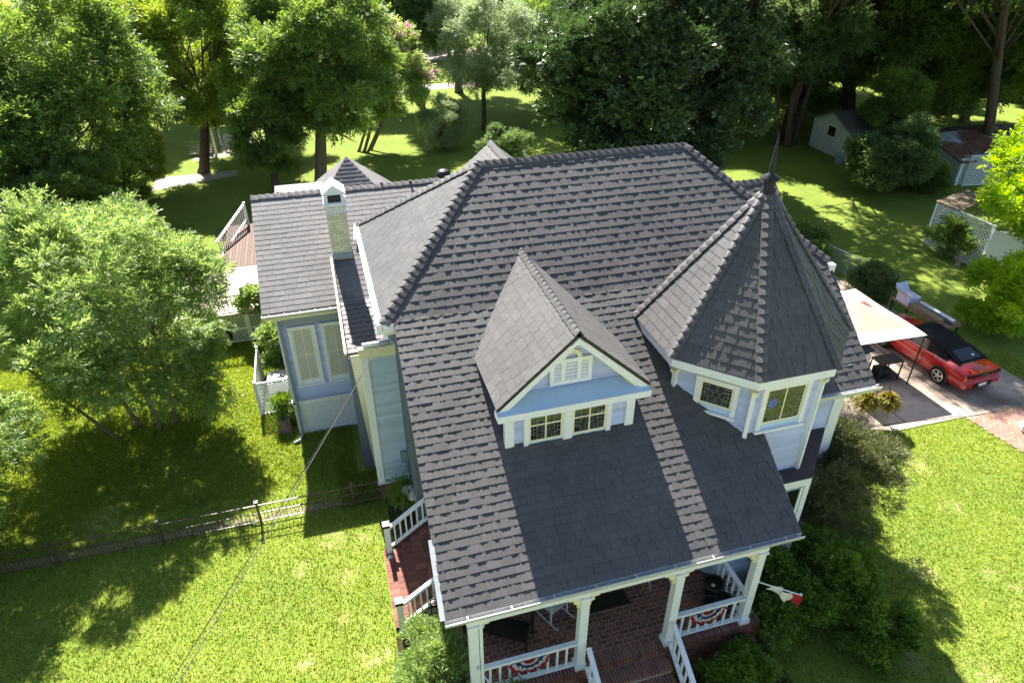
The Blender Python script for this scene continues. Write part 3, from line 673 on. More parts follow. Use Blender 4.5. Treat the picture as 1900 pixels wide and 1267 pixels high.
# ================================================================ GROUND
def gmat():
    m=bpy.data.materials.new('lawn'); m.use_nodes=True; n=m.node_tree; N=n.nodes; L=n.links; b=N['Principled BSDF']
    b.inputs['Roughness'].default_value=.9; b.inputs['Specular IOR Level'].default_value=.15
    g=N.new('ShaderNodeNewGeometry')
    def nz(s,d=4): t=N.new('ShaderNodeTexNoise'); t.inputs['Scale'].default_value=s; t.inputs['Detail'].default_value=d; L.new(g.outputs['Position'],t.inputs['Vector']); return t.outputs['Fac']
    def mr(x,a,b_,c_,d_): r=N.new('ShaderNodeMapRange'); r.inputs[1].default_value=a;r.inputs[2].default_value=b_;r.inputs[3].default_value=c_;r.inputs[4].default_value=d_; L.new(x,r.inputs[0]); return r.outputs[0]
    def mx(f,a,b_):
        q=N.new('ShaderNodeMix'); q.data_type='RGBA'
        for s,v in ((6,a),(7,b_)):
            if isinstance(v,tuple): q.inputs[s].default_value=(*v,1)
            else: L.new(v,q.inputs[s])
        L.new(f,q.inputs[0]); return q.outputs[2]
    c=mx(mr(nz(.35,6),.35,.65,0,1),(.135,.20,.028),(.195,.25,.038))
    c=mx(mr(nz(2.3),.45,.7,0,.7),c,(.22,.25,.05))
    c=mx(mr(nz(38,2),.52,.75,0,.6),c,(.085,.14,.022))
    pn=None
    for (x,y,r) in PATCH:
        d=N.new('ShaderNodeVectorMath'); d.operation='DISTANCE'; d.inputs[1].default_value=(x,y,0); L.new(g.outputs['Position'],d.inputs[0])
        q=mr(d.outputs['Value'],r*.2,r*1.35,1,0)
        if pn is None: pn=q
        else:
            a=N.new('ShaderNodeMath'); a.operation='MAXIMUM'; L.new(pn,a.inputs[0]); L.new(q,a.inputs[1]); pn=a.outputs[0]
    a=N.new('ShaderNodeMath'); a.operation='MULTIPLY'; L.new(pn,a.inputs[0]); L.new(mr(nz(5,6),.45,.66,0,.8),a.inputs[1])
    c=mx(a.outputs[0],c,(.36,.27,.15))
    L.new(c,b.inputs['Base Color'])
    bp=N.new('ShaderNodeBump'); bp.inputs['Strength'].default_value=.9; bp.inputs['Distance'].default_value=.05; L.new(nz(16,3),bp.inputs['Height']); L.new(bp.outputs[0],b.inputs['Normal'])
    MT['lawn']=m
PATCH=[(-1.3,14.5,.5),(-.45,14.25,.35),(-2.2,13.65,.3),(-.96,13,.35),(-1.2,11.7,.25),(-.65,10.35,.35),(-.25,10.4,.25),(-2.2,10.7,.3),(14.3,8.8,.5),(12.1,6.8,.5),(16,8.2,.3),(16.3,7.7,.25),(13.3,5.8,.6),(17.3,12.3,.5),(16.7,13.1,.5),(17,10.5,.35),(-5.6,23,.5),(-1.3,22.9,.5),(-8,17.2,.8)]
gmat()
ground=MB().add([(-400,-200,0),(400,-200,0),(400,500,0),(-400,500,0)],[(0,1,2,3)]).build('ground','lawn'); ground['kind']='structure'
def flat(name,poly,m,z=.004,kind='structure'):
    o=MB().add([(x,y,z) for x,y in poly],[list(range(len(poly)))]).build(name,m); o['kind']=kind; return o
DRV=[(16.9,14.35),(17.9,13.93),(20.85,13.9),(24.9,13.7),(24.75,16.2),(24.2,19),(23.6,26),(13,26),(13,17.2),(15.9,15.9)]
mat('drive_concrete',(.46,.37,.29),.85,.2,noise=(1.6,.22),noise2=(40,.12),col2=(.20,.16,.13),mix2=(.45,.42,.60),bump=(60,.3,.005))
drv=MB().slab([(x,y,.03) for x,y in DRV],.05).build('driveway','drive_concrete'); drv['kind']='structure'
for a_,b_ in (((16.95,14.4),(20.9,13.95)),((18.6,14.2),(17.9,25.5)),((21.2,13.95),(20.9,25.5)),((16,16.6),(24.7,16.3)),((15,20),(24.1,19.6))):
    MB().beam((a_[0],a_[1],.031),(b_[0],b_[1],.031),.035,.004).build('joint','mulch',drv)
BRD=[(20.9,13.86),(25.3,13.66),(27.5,2),(24.6,-8),(21.6,-8),(22.9,5)]
BRD=[(20.9,13.86),(25.3,13.66),(27.0,-8),(22.6,-8),(21.3,11.8)]
bd=flat('brick_driveway',BRD,'mortar',.008)
mb=MB(); rr=random.Random(3)
y=6.0;i=0
while y<13.8:
    x0=21.3+(11.8-y)*.066 if y<11.8 else 21.3-(y-11.8)*.19; x=x0-(.1 if i%2 else 0)
    while x<26:
        mb.box(x,y,.0,x+.20,y+.092,.022,0,rr.random()); x+=.212
    y+=.103;i+=1
mb.build('driveway_brick','pinkbrick',bd,tint=True,kind='stuff')
flat('path_strip',[(-14,15.80),(.2,15.80),(.2,16.04),(-14,16.10)],'path',.004)
flat('flower_bed',[(8.7,9.8),(8.9,7.0),(6.2,6.4),(6.2,7.9),(8.4,8.1),(8.5,11),(12,11),(12.5,9.8),(11.5,8)],'mulch',.004)
flat('flower_bed',[(-.1,7.2),(1.36,7.2),(3.95,7.0),(3.95,8.1),(1.36,8.1),(1.36,10.8),(.0,10.8)],'mulch',.004)
flat('flower_bed',[(.35,13.7),(1.36,13.7),(1.36,15.6),(.35,15.6)],'mulch',.004)
flat('gravel_pad',[(-11,47.3),(-5.8,49.0),(-5.7,50.2),(-11,50.0)],'concrete',.006)
flat('garden_path',[(-9,53.2),(-4.4,54.4),(-4.5,55.6),(-5.6,60),(-7.4,60),(-7.2,55),(-9,54.3)],'concrete',.006)
road=flat('road',[(-300,84),(300,88),(300,95),(-300,91)],'concrete',.02)
flat('street_path',[(-300,72),(8,73.5),(12,80),(11,80),(6,74.6),(-300,73.2)],'concrete',.012)
flat('side_road',[(2,70.5),(22,71.5),(22,74),(2,73)],'concrete',.016)
MB().box(-300,-5.2,0,300,-3.6,.06).build('front_pavement','concrete')['kind']='structure'
flat('front_road',[(-300,-26),(300,-26),(300,-7),(-300,-7)],'concrete',.02)
MB().box(-300,-7.2,0,300,-7.0,.14).build('kerb','concrete')['kind']='structure'
# grass blades near the house (one stuff object)
rng=np.random.default_rng(4)
def inpoly(x,y,poly):
    c=np.zeros(len(x),bool); n=len(poly)
    for i in range(n):
        x1,y1=poly[i];x2,y2=poly[(i+1)%n]
        if y1==y2: continue
        cr=((y1>y)!=(y2>y))&(x<(x2-x1)*(y-y1)/(y2-y1)+x1); c^=cr
    return c
def arrmesh(name,V,nv,m,parent=None,loc=(0,0,0),tint=None,kind=None):
    """V: (K,nv,3) polygons with nv corners each"""
    K=len(V); me=bpy.data.meshes.new(name); me.vertices.add(K*nv); me.vertices.foreach_set('co',V.astype(np.float32).ravel())
    me.loops.add(K*nv); me.loops.foreach_set('vertex_index',np.arange(K*nv,dtype=np.int32)); me.polygons.add(K); me.polygons.foreach_set('loop_start',np.arange(K,dtype=np.int32)*nv)
    me.update(calc_edges=True); me.materials.append(MT[m])
    if tint is not None: a=me.attributes.new('tint','FLOAT','FACE'); a.data.foreach_set('value',np.clip(tint,0,1).astype(np.float32))
    o=link(name,me,parent,loc)
    if kind: o['kind']=kind
    return o
def _b():pass
def blades(N,x0,x1,y0,y1,h,excl,wd=.012):
    x=rng.uniform(x0,x1,N);y=rng.uniform(y0,y1,N); k=np.ones(N,bool)
    for p in excl: k&=~inpoly(x,y,p)
    for px,py,pr in PATCH: k&=((x-px)**2+(y-py)**2>(pr*.7)**2)|(rng.random(N)<.3)
    x=x[k];y=y[k];n=len(x); a=rng.uniform(0,2*np.pi,n); hh=h*rng.uniform(.5,1.2,n); ln=rng.uniform(.2,1.1,n)*hh; b=rng.uniform(0,2*np.pi,n); w_=wd*rng.uniform(.7,1.3,n)
    p0=np.stack([x-np.cos(a)*w_,y-np.sin(a)*w_,np.zeros(n)],1);p1=np.stack([x+np.cos(a)*w_,y+np.sin(a)*w_,np.zeros(n)],1);p2=np.stack([x+np.cos(b)*ln,y+np.sin(b)*ln,hh],1)
    t=.5+.5*np.sin(x*1.3+np.sin(y*1.1)*2)*.4+rng.uniform(-.5,.5,n)
    return np.stack([p0,p1,p2],1),t
EX=[[(1.2,8.0),(8.6,8.0),(8.6,9.6),(12,9.6),(12,19),(1.2,19),(.3,17.2),(.3,15.6),(1.2,15.6)],[(-2.1,19.6),(4,19.6),(4,30),(-2.1,30)],DRV,BRD,[(4.0,6.2),(6.1,6.2),(6.1,8.1),(4.0,8.1)],[(0,11),(1.4,11),(1.4,13.5),(0,13.5)]]
V1,t1=blades(230000,-13,26,4.5,17,.085,EX,.013); V2,t2=blades(110000,-14,-1,17,27,.085,EX,.016)
V3,t3=blades(16000,-1,1.3,15.6,19.6,.085,[[(-.4,17.1),(1.3,17.1),(1.3,19.6),(-.4,19.6)],[(.2,15.6),(1.3,15.6),(1.3,17.2),(.2,17.2)]],.015); V4,t4=blades(60000,12,24,17,30,.09,EX,.02)
V=np.concatenate([V1,V2,V3,V4]); tt=np.concatenate([t1,t2,t3,t4])
arrmesh('grass',V,3,'grass_blade',tint=tt,kind='stuff')
# ================================================================ FENCES, SCREENS, DECK
def rodfence():
    f=thing('iron_fence','low bronze iron picket fence crossing the side lawn to the brick corner','fence',(-5,15.7,0))
    posts=[-11.55,-8.8,-6.05,-3.35,-.62]; y=15.70
    for x in posts: MB().box(x-.035,y-.035,0,x+.035,y+.035,.86).box(x-.05,y-.05,.86,x+.05,y+.05,.90).build('post','bronze',f)
    xs=[-14]+posts+[.30]
    for a,b in zip(xs,xs[1:]):
        for z in(.73,.42,.08): MB().box(a+.035,y-.014,z,b-.035,y+.014,z+.026).build('rail','bronze' ,f)
    me=bpy.data.meshes.new('picket'); b=MB().box(-.006,-.006,-.40,.006,.006,.38).add([(-.014,-.014,.38),(.014,-.014,.38),(.014,.014,.38),(-.014,.014,.38),(0,0,.47)],[(0,1,4),(1,2,4),(2,3,4),(3,0,4),(3,2,1,0)]); me.from_pydata(b.v,[],b.f); me.materials.append(MT['bronze'])
    m2=bpy.data.meshes.new('picket_short'); b=MB().box(-.0055,-.0055,-.24,.0055,.0055,.20).add([(-.018,-.018,.20),(.018,-.018,.20),(.018,.018,.20),(-.018,.018,.20),(0,0,.28)],[(0,1,4),(1,2,4),(2,3,4),(3,0,4),(3,2,1,0)]); m2.from_pydata(b.v,[],b.f); m2.materials.append(MT['bronze'])
    x=-13.9;i=0
    while x<.3:
        if all(abs(x-p)>.05 for p in posts): put('picket',me if i%2==0 else m2,f,(x,y,.45 if i%2==0 else .27))
        x+=.108;i+=1
rodfence()
def lattice(parent,p,q,z0,z1,sp=.13,w_=.035,m='lattice',frame=True,lean=(0,0)):
    """diagonal slats in the rectangle p->q, z0..z1"""
    p=Vector((p[0],p[1],0));q=Vector((q[0],q[1],0)); L=(q-p).length;u=(q-p)/L; n=Vector((-u.y,u.x,0)); H_=z1-z0; mb=MB()
    def pt(a,b,o): return p+u*a+n*o+Vector((lean[0]*b,lean[1]*b,z0+b))
    for s in(1,-1):
        k=-H_
        while k<L+H_:
            a0,b0,a1,b1=k,0,k+H_,H_
            if a0<0: b0=-a0;a0=0
            if a1>L: b1=H_-(a1-L);a1=L
            if a1-a0>.02:
                A,B=((a0,b0),(a1,b1)) if s>0 else ((L-a0,b0),(L-a1,b1))
                mb.beam(pt(A[0],A[1],s*.005),pt(B[0],B[1],s*.005),.009,w_,up=n.cross((pt(B[0],B[1],0)-pt(A[0],A[1],0)).normalized()))
            k+=sp
    mb.build('lattice_slat',m,parent,kind='stuff')
    if frame:
        for b in(0,H_): MB().beam(pt(0,b,0),pt(L,b,0),.05,.07).build('rail',m,parent)
dk=thing('back_deck','raised back deck with white lattice skirt and pale railing behind the wing','deck',(-4.5,28,0))
lattice(dk,(-6.6,26.5),(-4.06,26.5),.05,1.25,sp=.16); lattice(dk,(-3.9,26.5),(-1.9,26.5),.05,1.25,sp=.16)
for x in(-6.68,-3.98): MB().box(x-.09,26.42,-.02,x+.09,26.54,1.3).build('post','white',dk)
MB().beam((-6.6,26.47,.66),(-1.9,26.47,.66),.03,.08).build('rail','white',dk)
MB().box(-6.75,26.45,1.26,-1.7,29.0,1.34).build('deck_slab','concrete',dk)
MB().box(-6.75,29.0,1.22,-1.7,31.2,1.30).build('deck_landing','concrete',dk)
for k in range(26):
    MB().box(-5.3+k*.145,31.25,1.24,-5.3+k*.145+.135,36.5,1.30,0,R.random()).build('deck_board','deckwood',dk,tint=True)
railing('railing',(-6.7,26.55,1.34),(-1.8,26.55,1.34),.86,.1,parent=dk,sp=.17,bw=.035)
railing('railing',(-5.5,33.1,.9),(-4.25,36.4,1.5),.95,.12,parent=dk,sp=.2,m='gutter')
for x,y in((-4.25,36.4),(-3.95,26.55)): MB().box(x-.06,y-.06,1.2,x+.06,y+.06,2.55).build('post','gutter',dk)
ac=thing('lattice_screen','white lattice screen beside the wing hiding an air conditioner','screen',(-3.4,21.1,0))
lattice(ac,(-3.42,21.1),(-2.35,21.1),.02,1.36,sp=.13); lattice(ac,(-3.46,21.14),(-3.46,23.5),.02,1.36,sp=.13)
for x,y in((-3.46,21.1),(-3.46,23.5),(-2.3,21.1)): MB().box(x-.05,y-.05,-.02,x+.05,y+.05,1.46).build('post','white',ac)
con=thing('air_conditioner','white round topped air conditioner unit behind the lattice screen','air conditioner',(-2.75,22.2,0))
MB().box(-3.15,21.8,0,-2.35,22.6,.82).build('cabinet','white',con); MB().lathe((-2.75,22.2,.82),[(.38,0),(.38,.05),(.30,.07),(.30,.03),(.1,.03),(.1,.08),(0,.08)],20).build('fan_grille','gutter',con)
# hose coil
hs=MB()
for k in range(5):
    hs.tube([(-5.1+.42*math.cos(t)*(1-.04*k),26.30-.03*k+.02*math.sin(3*t),.46+.42*math.sin(t)) for t in [i*math.pi/8 for i in range(17)]],.022,6,cap=False)
o=hs.build('garden_hose','black_metal',loc=(-5.1,26.3,0)); tag(o,'black garden hose coiled against the deck lattice','hose')
# stump
st_=MB().lathe((-2.62,19.95,0),[(.24,0),(.20,.2),(.19,.5),(.17,.52),(0,.50)],10); rr=random.Random(2); st_.v=[(x+rr.uniform(-.03,.03),y+rr.uniform(-.03,.03),z) for x,y,z in st_.v]
tag(st_.build('tree_stump','bark_light',loc=(-2.62,19.95,0)),'short rough brown stump on the grass by the lattice screen','stump')
# chain link fence
cf=thing('chain_link_fence','grey chain link fence along the back lawn behind the canopy','fence',(24.5,26,0))
pts=[(22.7,31.5),(23.3,29.2),(23.8,26.9),(24.3,24.6),(24.9,22.2)]
for x,y in pts: MB().tube([(x,y,0),(x,y,1.16)],.03,6).build('post','gutter',cf)
for a,b in zip(pts,pts[1:]): MB().tube([(a[0],a[1],1.12),(b[0],b[1],1.12)],.02,6).build('rail','gutter',cf)
for a,b in zip(pts,pts[1:]): lattice(cf,a,b,.03,1.1,sp=.11,w_=.006,m='greyblue',frame=False)
MB().tube([(24.9,22.2,1.0),(24.0,21.3,.1)],.015,5).build('brace','gutter',cf)
# pergola / lattice enclosure on the right
lp=thing('lattice_enclosure','weathered white lattice enclosure standing on the right lawn','lattice',(31.5,24,0))
lattice(lp,(31.0,26.6),(31.1,23.2),.05,2.35,sp=.21,w_=.05,lean=(-.0,0)); lattice(lp,(31.9,22.15),(34.5,21.6),.05,1.9,sp=.21,w_=.05); lattice(lp,(31.0,26.6),(33.5,27.3),.05,2.35,sp=.21,w_=.05)
MB().slab([(31.05,23.15,2.2),(31.05,23.15,0),(31.85,22.2,0),(31.85,22.2,2.2)][::-1],.06).build('panel','white',lp)
MB().slab([(31.9,22.15,1.9),(34.5,21.6,1.9),(34.5,22.4,2.2),(31.9,23.0,2.2)],.05).build('panel','white',lp)
for x,y in((31.0,26.6),(31.1,23.2),(31.9,22.15),(33.5,27.3)): MB().box(x-.06,y-.06,-.02,x+.06,y+.06,2.4).build('post','white',lp)
MB().slab([(30.9,26.7,2.4),(31.0,25.2,2.4),(33.6,25.9,2.55),(33.5,27.3,2.55)],.06).build('roof_board','bark_light',lp)
# ================================================================ SHEDS
def shed(name,label,x0,x1,y0,y1,hz,rz,m,rm,axis='x',ov=.3):
    s=thing(name,label,'shed',((x0+x1)/2,(y0+y1)/2,0)); MB().box(x0,y0,0,x1,y1,hz).build('wall',m,s)
    mb=MB()
    if axis=='x':   # ridge along x
        ym=(y0+y1)/2; mb.slab([(x0-ov,y0-ov,hz-.1),(x1+ov,y0-ov,hz-.1),(x1+ov,ym,rz),(x0-ov,ym,rz)],.08).slab([(x1+ov,y1+ov,hz-.1),(x0-ov,y1+ov,hz-.1),(x0-ov,ym,rz),(x1+ov,ym,rz)],.08)
        g=MB()
        for x in(x0,x1): g.add([(x,y0,hz),(x,y1,hz),(x,ym,rz-.1)],[(0,1,2)])
    else:
        xm=(x0+x1)/2; mb.slab([(x0-ov,y1+ov,hz-.1),(x0-ov,y0-ov,hz-.1),(xm,y0-ov,rz),(xm,y1+ov,rz)],.08).slab([(x1+ov,y0-ov,hz-.1),(x1+ov,y1+ov,hz-.1),(xm,y1+ov,rz),(xm,y0-ov,rz)],.08)
        g=MB()
        for y in(y0,y1): g.add([(x0,y,hz),(x1,y,hz),(xm,y,rz-.1)],[(0,1,2)])
    mb.build('roof',rm,s); g.build('gable',m,s); return s
mat('rust_roof',(.16,.075,.05),.7,.3,noise=(2,.4),col2=(.34,.36,.38),mix2=(.5,.5,.62))
mat('shedwall',(.52,.52,.46),.6,.3,noise=(3,.1))
mat('shedgreen',(.42,.50,.48),.6,.3,noise=(3,.08))
s1=shed('garden_shed','cream gabled shed with grey roof behind the right trees','shed' and 36.3,42.5,39.7,43.9,2.1,3.1,'shedwall','shingle_old','x')
for k in range(17): MB().box(36.26,39.8+k*.25,.02,36.295,39.82+k*.25,2.1).build('batten','white',s1)
MB().box(36.24,41.4,1.3,36.29,42.1,2.0).build('window','glass',s1); MB().box(36.22,41.33,1.24,36.27,42.17,1.3).box(36.22,41.33,2.0,36.27,42.17,2.06).build('window_frame','white',s1)
s2=shed('storage_shed','low pale green clapboard shed with rusty metal roof','shed' and 39.8,46.5,33.5,40,1.75,2.55,'shedgreen','rust_roof','x')
for k in range(13): MB().box(39.74,33.5,.06+k*.135,39.79,40,.17+k*.135,0).build('clapboard','shedgreen',s2)
for k in range(13): MB().box(39.8,33.44,.06+k*.135,43.2,33.49,.17+k*.135,0).build('clapboard','shedgreen',s2)
lattice(s2,(40.2,33.3),(44.5,32.6),.05,2.0,sp=.2,w_=.05); MB().box(39.7,33.38,0,39.85,33.5,1.8).build('corner_board','white',s2)
for nm,lb,x,y,r_,m in (('storage_bin','grey lidded bin standing by the cream shed wall',35.6,39.6,.32,'greyblue'),('planter_pot','small red pot beside the bin on the right lawn',35.9,38.2,.2,'redbrick')):
    b=MB().lathe((x,y,0),[(r_*.75,0),(r_,.6),(r_*1.05,.62),(r_*1.05,.68),(0,.72)],14).build(nm,m,loc=(x,y,0),smooth=False); tag(b,lb,'bin' if 'bin' in nm else 'pot')
# garden statue
b=MB().lathe((31.0,23.6-.5,0),[(.22,0),(.16,.12),(.10,.35),(.20,.5),(.24,.62),(.08,.66),(.05,.78),(.1,.86),(.07,.96),(0,1.0)],12).lathe((30.5,23.9,0),[(.14,0),(.1,.2),(.18,.34),(.05,.4),(.08,.5),(0,.56)],10)
tag(b.build('garden_statue','concrete',loc=(31,23.1,0)),'pale stone garden ornament at the foot of the lattice enclosure','ornament')
# far white garden gate structure on the left
gtw=thing('garden_arbour','white railed garden structure on a pale path among the left trees','arbour',(-6.5,55,0))
for x,y in((-7.5,54.6),(-5.2,55.3),(-7.3,56.8),(-5.0,57.4)): MB().box(x-.08,y-.08,0,x+.08,y+.08,1.9).build('post','white',gtw)
MB().beam((-7.5,54.6,1.85),(-9.4,57,2.9),.12,.12).beam((-5.2,55.3,1.85),(-3.6,56.5,2.4),.12,.12).beam((-7.5,54.6,1.9),(-5.2,55.3,1.9),.1,.1).build('rail','white',gtw)
for k in range(4): MB().box(-9.3,54.2+k*.25,.2+k*.12,-7.7,54.35+k*.25,.28+k*.12).build('step','concrete',gtw)
# ================================================================ CAR
mat('carred',(.42,.005,.007),.28,.5,coat=1); mat('cartop',(.008,.008,.010),.75,.2,bump=(300,.2,.002)); mat('tyre',(.012,.012,.012),.8,.2); mat('rim',(.62,.63,.65),.25,.6,metal=.9); mat('taillamp',(.12,.004,.004),.15,.7); mat('plate',(.8,.8,.78),.4); mat('carglass',(.008,.012,.010),.05,.5); mat('blacktrim',(.01,.01,.01),.35,.5)
car=thing('parked_car','red two-door convertible with closed black soft top, parked beside the canopy','car',(22.35,17.32,.03),rz=math.radians(3.5))
stn=[(-2.36,.80,.36,.78,.96),(-2.30,.90,.28,.86,1.03),(-2.0,.925,.24,.93,1.06),(-1.5,.94,.22,.95,1.04),(-.9,.94,.20,.95,1.0),(0,.93,.20,.92,.96),(.9,.93,.20,.91,.99),(1.5,.925,.22,.89,.98),(2.0,.90,.24,.84,.92),(2.28,.84,.28,.74,.80),(2.38,.72,.36,.62,.68)]
b=MB(); n_=12
for (y,w2,zb,zbelt,zd) in stn:
    half=[(w2*.90,zb),(w2*.985,zb+.12),(w2,zb+.30),(w2*.985,zbelt-.10),(w2*.93,zbelt),(w2*.60,zd)]
    ring=half+[(-x,z) for x,z in half[::-1]]; b.v+=[(x,y,z) for x,z in ring]
for i in range(len(stn)-1):
    for j in range(n_):
        a=i*n_+j;c_=i*n_+(j+1)%n_; b.f.append([a,a+n_,c_+n_,c_]); b.m.append(0); b.t.append(.5)
b.f+= [list(range(n_)),list(range((len(stn)-1)*n_,len(stn)*n_))[::-1]]; b.m+=[0,0]; b.t+=[.5,.5]
body=b.build('body','carred',car,smooth=True,local=True)
md=body.modifiers.new('b','BEVEL'); md.width=.03; md.segments=2; md.limit_method='ANGLE'; md.angle_limit=math.radians(50)
body.data.polygons.foreach_set('use_smooth',[False]*n_*0+[True]*len(body.data.polygons))
MB().box(-.68,-2.40,.97,.68,-2.2,1.03).build('spoiler','carred',car,local=True)
b=MB().box(-.80,-2.385,.74,.80,-2.34,.90).build('tail_panel','blacktrim',car,local=True)
for s in(-1,1):
    for k in range(3): MB().box(s*(.33+.15*k),-2.40,.755,s*(.33+.15*k)+s*.11,-2.375,.885).build('tail_light','taillamp',car,local=True)
bd_=MB().tube([(0,-2.385,.82),(0,-2.405,.82)],.075,16); bd_.build('badge','rim',car,local=True)
MB().tube([(0,-2.404,.82),(0,-2.410,.82)],.055,14).build('badge_centre','blacktrim',car,local=True)
MB().box(-.9,-2.43,.30,.9,-2.2,.62).build('bumper','carred',car,local=True).modifiers.new('b','BEVEL').width=.06
MB().box(-.45,-2.445,.34,.45,-2.42,.52).build('plate_recess','blacktrim',car,local=True); MB().box(-.19,-2.455,.37,.19,-2.44,.50).build('number_plate','plate',car,local=True)
# soft top and glass
T=MB(); tp=[(-1.42,.62,.66,1.02),(-1.15,.66,.70,1.16),(-.75,.68,.60,1.33),(-.2,.70,.56,1.385),(.35,.70,.56,1.37),(.62,.70,.58,1.33)]
for (y,wb,wt,z) in tp: T.v+=[(-wb-.14,y,.93),(-wt-.02,y,z-.05),(-wt*.75,y,z-.005),(0,y,z+.015),(wt*.75,y,z-.005),(wt+.02,y,z-.05),(wb+.14,y,.93)]
for i in range(len(tp)-1):
    for j in range(6): a=i*7+j; T.f.append([a,a+1,a+8,a+7]); T.m.append(0); T.t.append(.5)
T.f.append([0,1,2,3,4,5,6][::-1]);T.m.append(0);T.t.append(.5)
T.build('soft_top','cartop',car,local=True,smooth=True)
MB().add([(-.60,-1.78,1.06),(.60,-1.78,1.06),(.50,-1.16,1.20),(-.50,-1.16,1.20)],[(0,1,2,3)]).build('rear_glass_low','cartop',car,local=True)
MB().slab([(-.72,-1.85,1.045),(.72,-1.85,1.045),(.62,-1.0,1.265),(-.62,-1.0,1.265)],.05).build('rear_deck','cartop',car,local=True)
rg=MB().add([(-.50,-1.70,1.092),(.50,-1.70,1.092),(.44,-1.18,1.228),(-.44,-1.18,1.228)],[(0,1,2,3)]).build('rear_window','carglass',car,local=True)
MB().add([(.18,-1.58,1.128),(.30,-1.58,1.128),(.30,-1.50,1.149),(.18,-1.50,1.149)],[(0,1,2,3)]).build('window_sticker','plate',car,local=True)
for s in(-1,1):
    q=[(s*.875,-.55,.945),(s*.875,.80,.945),(s*.70,.48,1.27),(s*.70,-.42,1.28)]
    MB().add(q,[(0,1,2,3)]).build('side_window','carglass',car,local=True)
    MB().add([(s*.86,-.55,.95),(s*.70,-.42,1.29),(s*.66,-1.2,1.12),(s*.82,-1.5,.95)],[(0,1,2,3)]).build('quarter_panel','cartop',car,local=True)
    MB().box(s*.935-.012,-.34,.80,s*.935+.012,-.14,.84).build('door_handle','carred',car,local=True)
    MB().box(s*.98-.09,.62,.92,s*.98+.09,.76,1.06).build('wing_mirror','carred',car,local=True)
    MB().beam((s*.945,-.46,.30),(s*.945,-.46,.90),.006,.012).beam((s*.945,.85,.30),(s*.945,.85,.88),.006,.012).build('door_gap','blacktrim',car,local=True)
    MB().beam((s*.935,-2.0,.52),(s*.945,1.8,.52),.01,.02).build('body_crease','carred',car,local=True)
MB().add([(-.74,.98,.985),(.74,.98,.985),(.62,.62,1.33),(-.62,.62,1.33)],[(0,1,2,3)]).build('windscreen','carglass',car,local=True)
for s in(-1,1):
    for y in(-1.36,1.38):
        MB().tube([(s*.935,y,.35),(s*.952,y,.35)],.385,26).build('wheel_arch','blacktrim',car,local=True)
        wh=MB().tube([(s*.80,y,.335),(s*.94,y,.335),(s*.968,y,.335)],[.335,.335,.315],28).build('wheel','tyre',car,local=True)
        MB().tube([(s*.955,y,.335),(s*.972,y,.335)],[.235,.235],24).build('rim_disc','blacktrim',wh,local=True)
        rm=MB()
        for k in range(5):
            a=k*2*math.pi/5+.3
            rm.beam((s*.982,y,.335),(s*.978,y+math.cos(a)*.225,.335+math.sin(a)*.225),.055,.02,up=(1,0,0)); 
        for k in range(20):
            a=k*math.pi/10;a2=(k+1)*math.pi/10; rm.beam((s*.978,y+math.cos(a)*.23,.335+math.sin(a)*.23),(s*.978,y+math.cos(a2)*.23,.335+math.sin(a2)*.23),.03,.03,up=(1,0,0))
        rm.tube([(s*.97,y,.335),(s*.992,y,.335)],.045,10); rm.build('rim','rim',wh,local=True)
# ================================================================ CANOPY, CART, BOXES
mat('canopy_white',(.80,.79,.76),.7,trans=.25,noise=(2,.04)); mat('canopy_pink',(.58,.33,.26),.8,trans=.25,noise=(1.5,.08))
cn=thing('canopy_tent','sagging white canopy tent with faded terracotta centre beside the red car','canopy',(18.9,17.8,0))
def grid(f,nu,nv):
    mb=MB(); mb.v=[f(i/nu,j/nv) for j in range(nv+1) for i in range(nu+1)]
    for j in range(nv):
        for i in range(nu): a=j*(nu+1)+i; mb.f.append([a,a+1,a+nu+2,a+nu+1]); mb.m.append(0); mb.t.append(.5)
    return mb
def can(u_,v_):
    A=Vector((17.56,16.2,2.25));B=Vector((20.42,16.07,2.25));C_=Vector((20.25,19.35,2.3));D=Vector((17.5,19.45,2.3))
    p=A.lerp(B,u_).lerp(D.lerp(C_,u_),v_); d=1-max(abs(u_-.5),abs(v_-.62)*.8)*2; p.z+=max(0,d)*.42+.03*math.sin(u_*9)*math.sin(v_*7)-.09*math.sin(math.pi*u_)*(1-abs(2*v_-1)); return tuple(p)
ct=grid(can,24,24); ct.m=[1 if (2<=i%24<22 and 4<=i//24<19) else 0 for i in range(576)]
ct.build('canopy_cloth',['canopy_white','canopy_pink'],cn,smooth=True)
cc=grid(lambda a,b:(18.75+a*1.0,18.35+b*.9,2.62+.30*(1-max(abs(a-.5),abs(b-.5))*2)+.03*math.sin(a*11)),8,8).build('canopy_cap','canopy_white',cn,smooth=True)
for x,y in((17.6,16.25),(20.36,16.12),(20.2,19.3),(17.55,19.4)): MB().box(x-.02,y-.02,0,x+.02,y+.02,2.25).build('leg','black_metal',cn)
MB().beam((17.56,16.2,2.24),(20.42,16.07,2.24),.03,.03).beam((20.42,16.07,2.24),(20.25,19.35,2.28),.03,.03).build('frame','black_metal',cn)
gc=thing('utility_cart','black metal cart with upper shelf under the canopy edge','cart',(19.75,16.75,0))
MB().box(19.25,16.45,.86,20.25,17.05,.90).build('shelf','black_metal',gc); MB().box(19.25,16.45,.20,20.25,17.05,.23).build('shelf','black_metal',gc)
for x in(19.28,20.22):
    for y in(16.48,17.02): MB().box(x-.02,y-.02,0,x+.02,y+.02,.88).build('leg','black_metal',gc)
MB().box(19.35,16.55,.23,19.85,16.95,.55).build('toolbox','blacktrim',gc)
gf=thing('golf_cart','white golf cart with dark seat and red tail light half hidden by the roof corner','golf cart',(19.0,17.6,0))
mat('brownseat',(.06,.045,.035),.8,bump=(50,.6,.01))
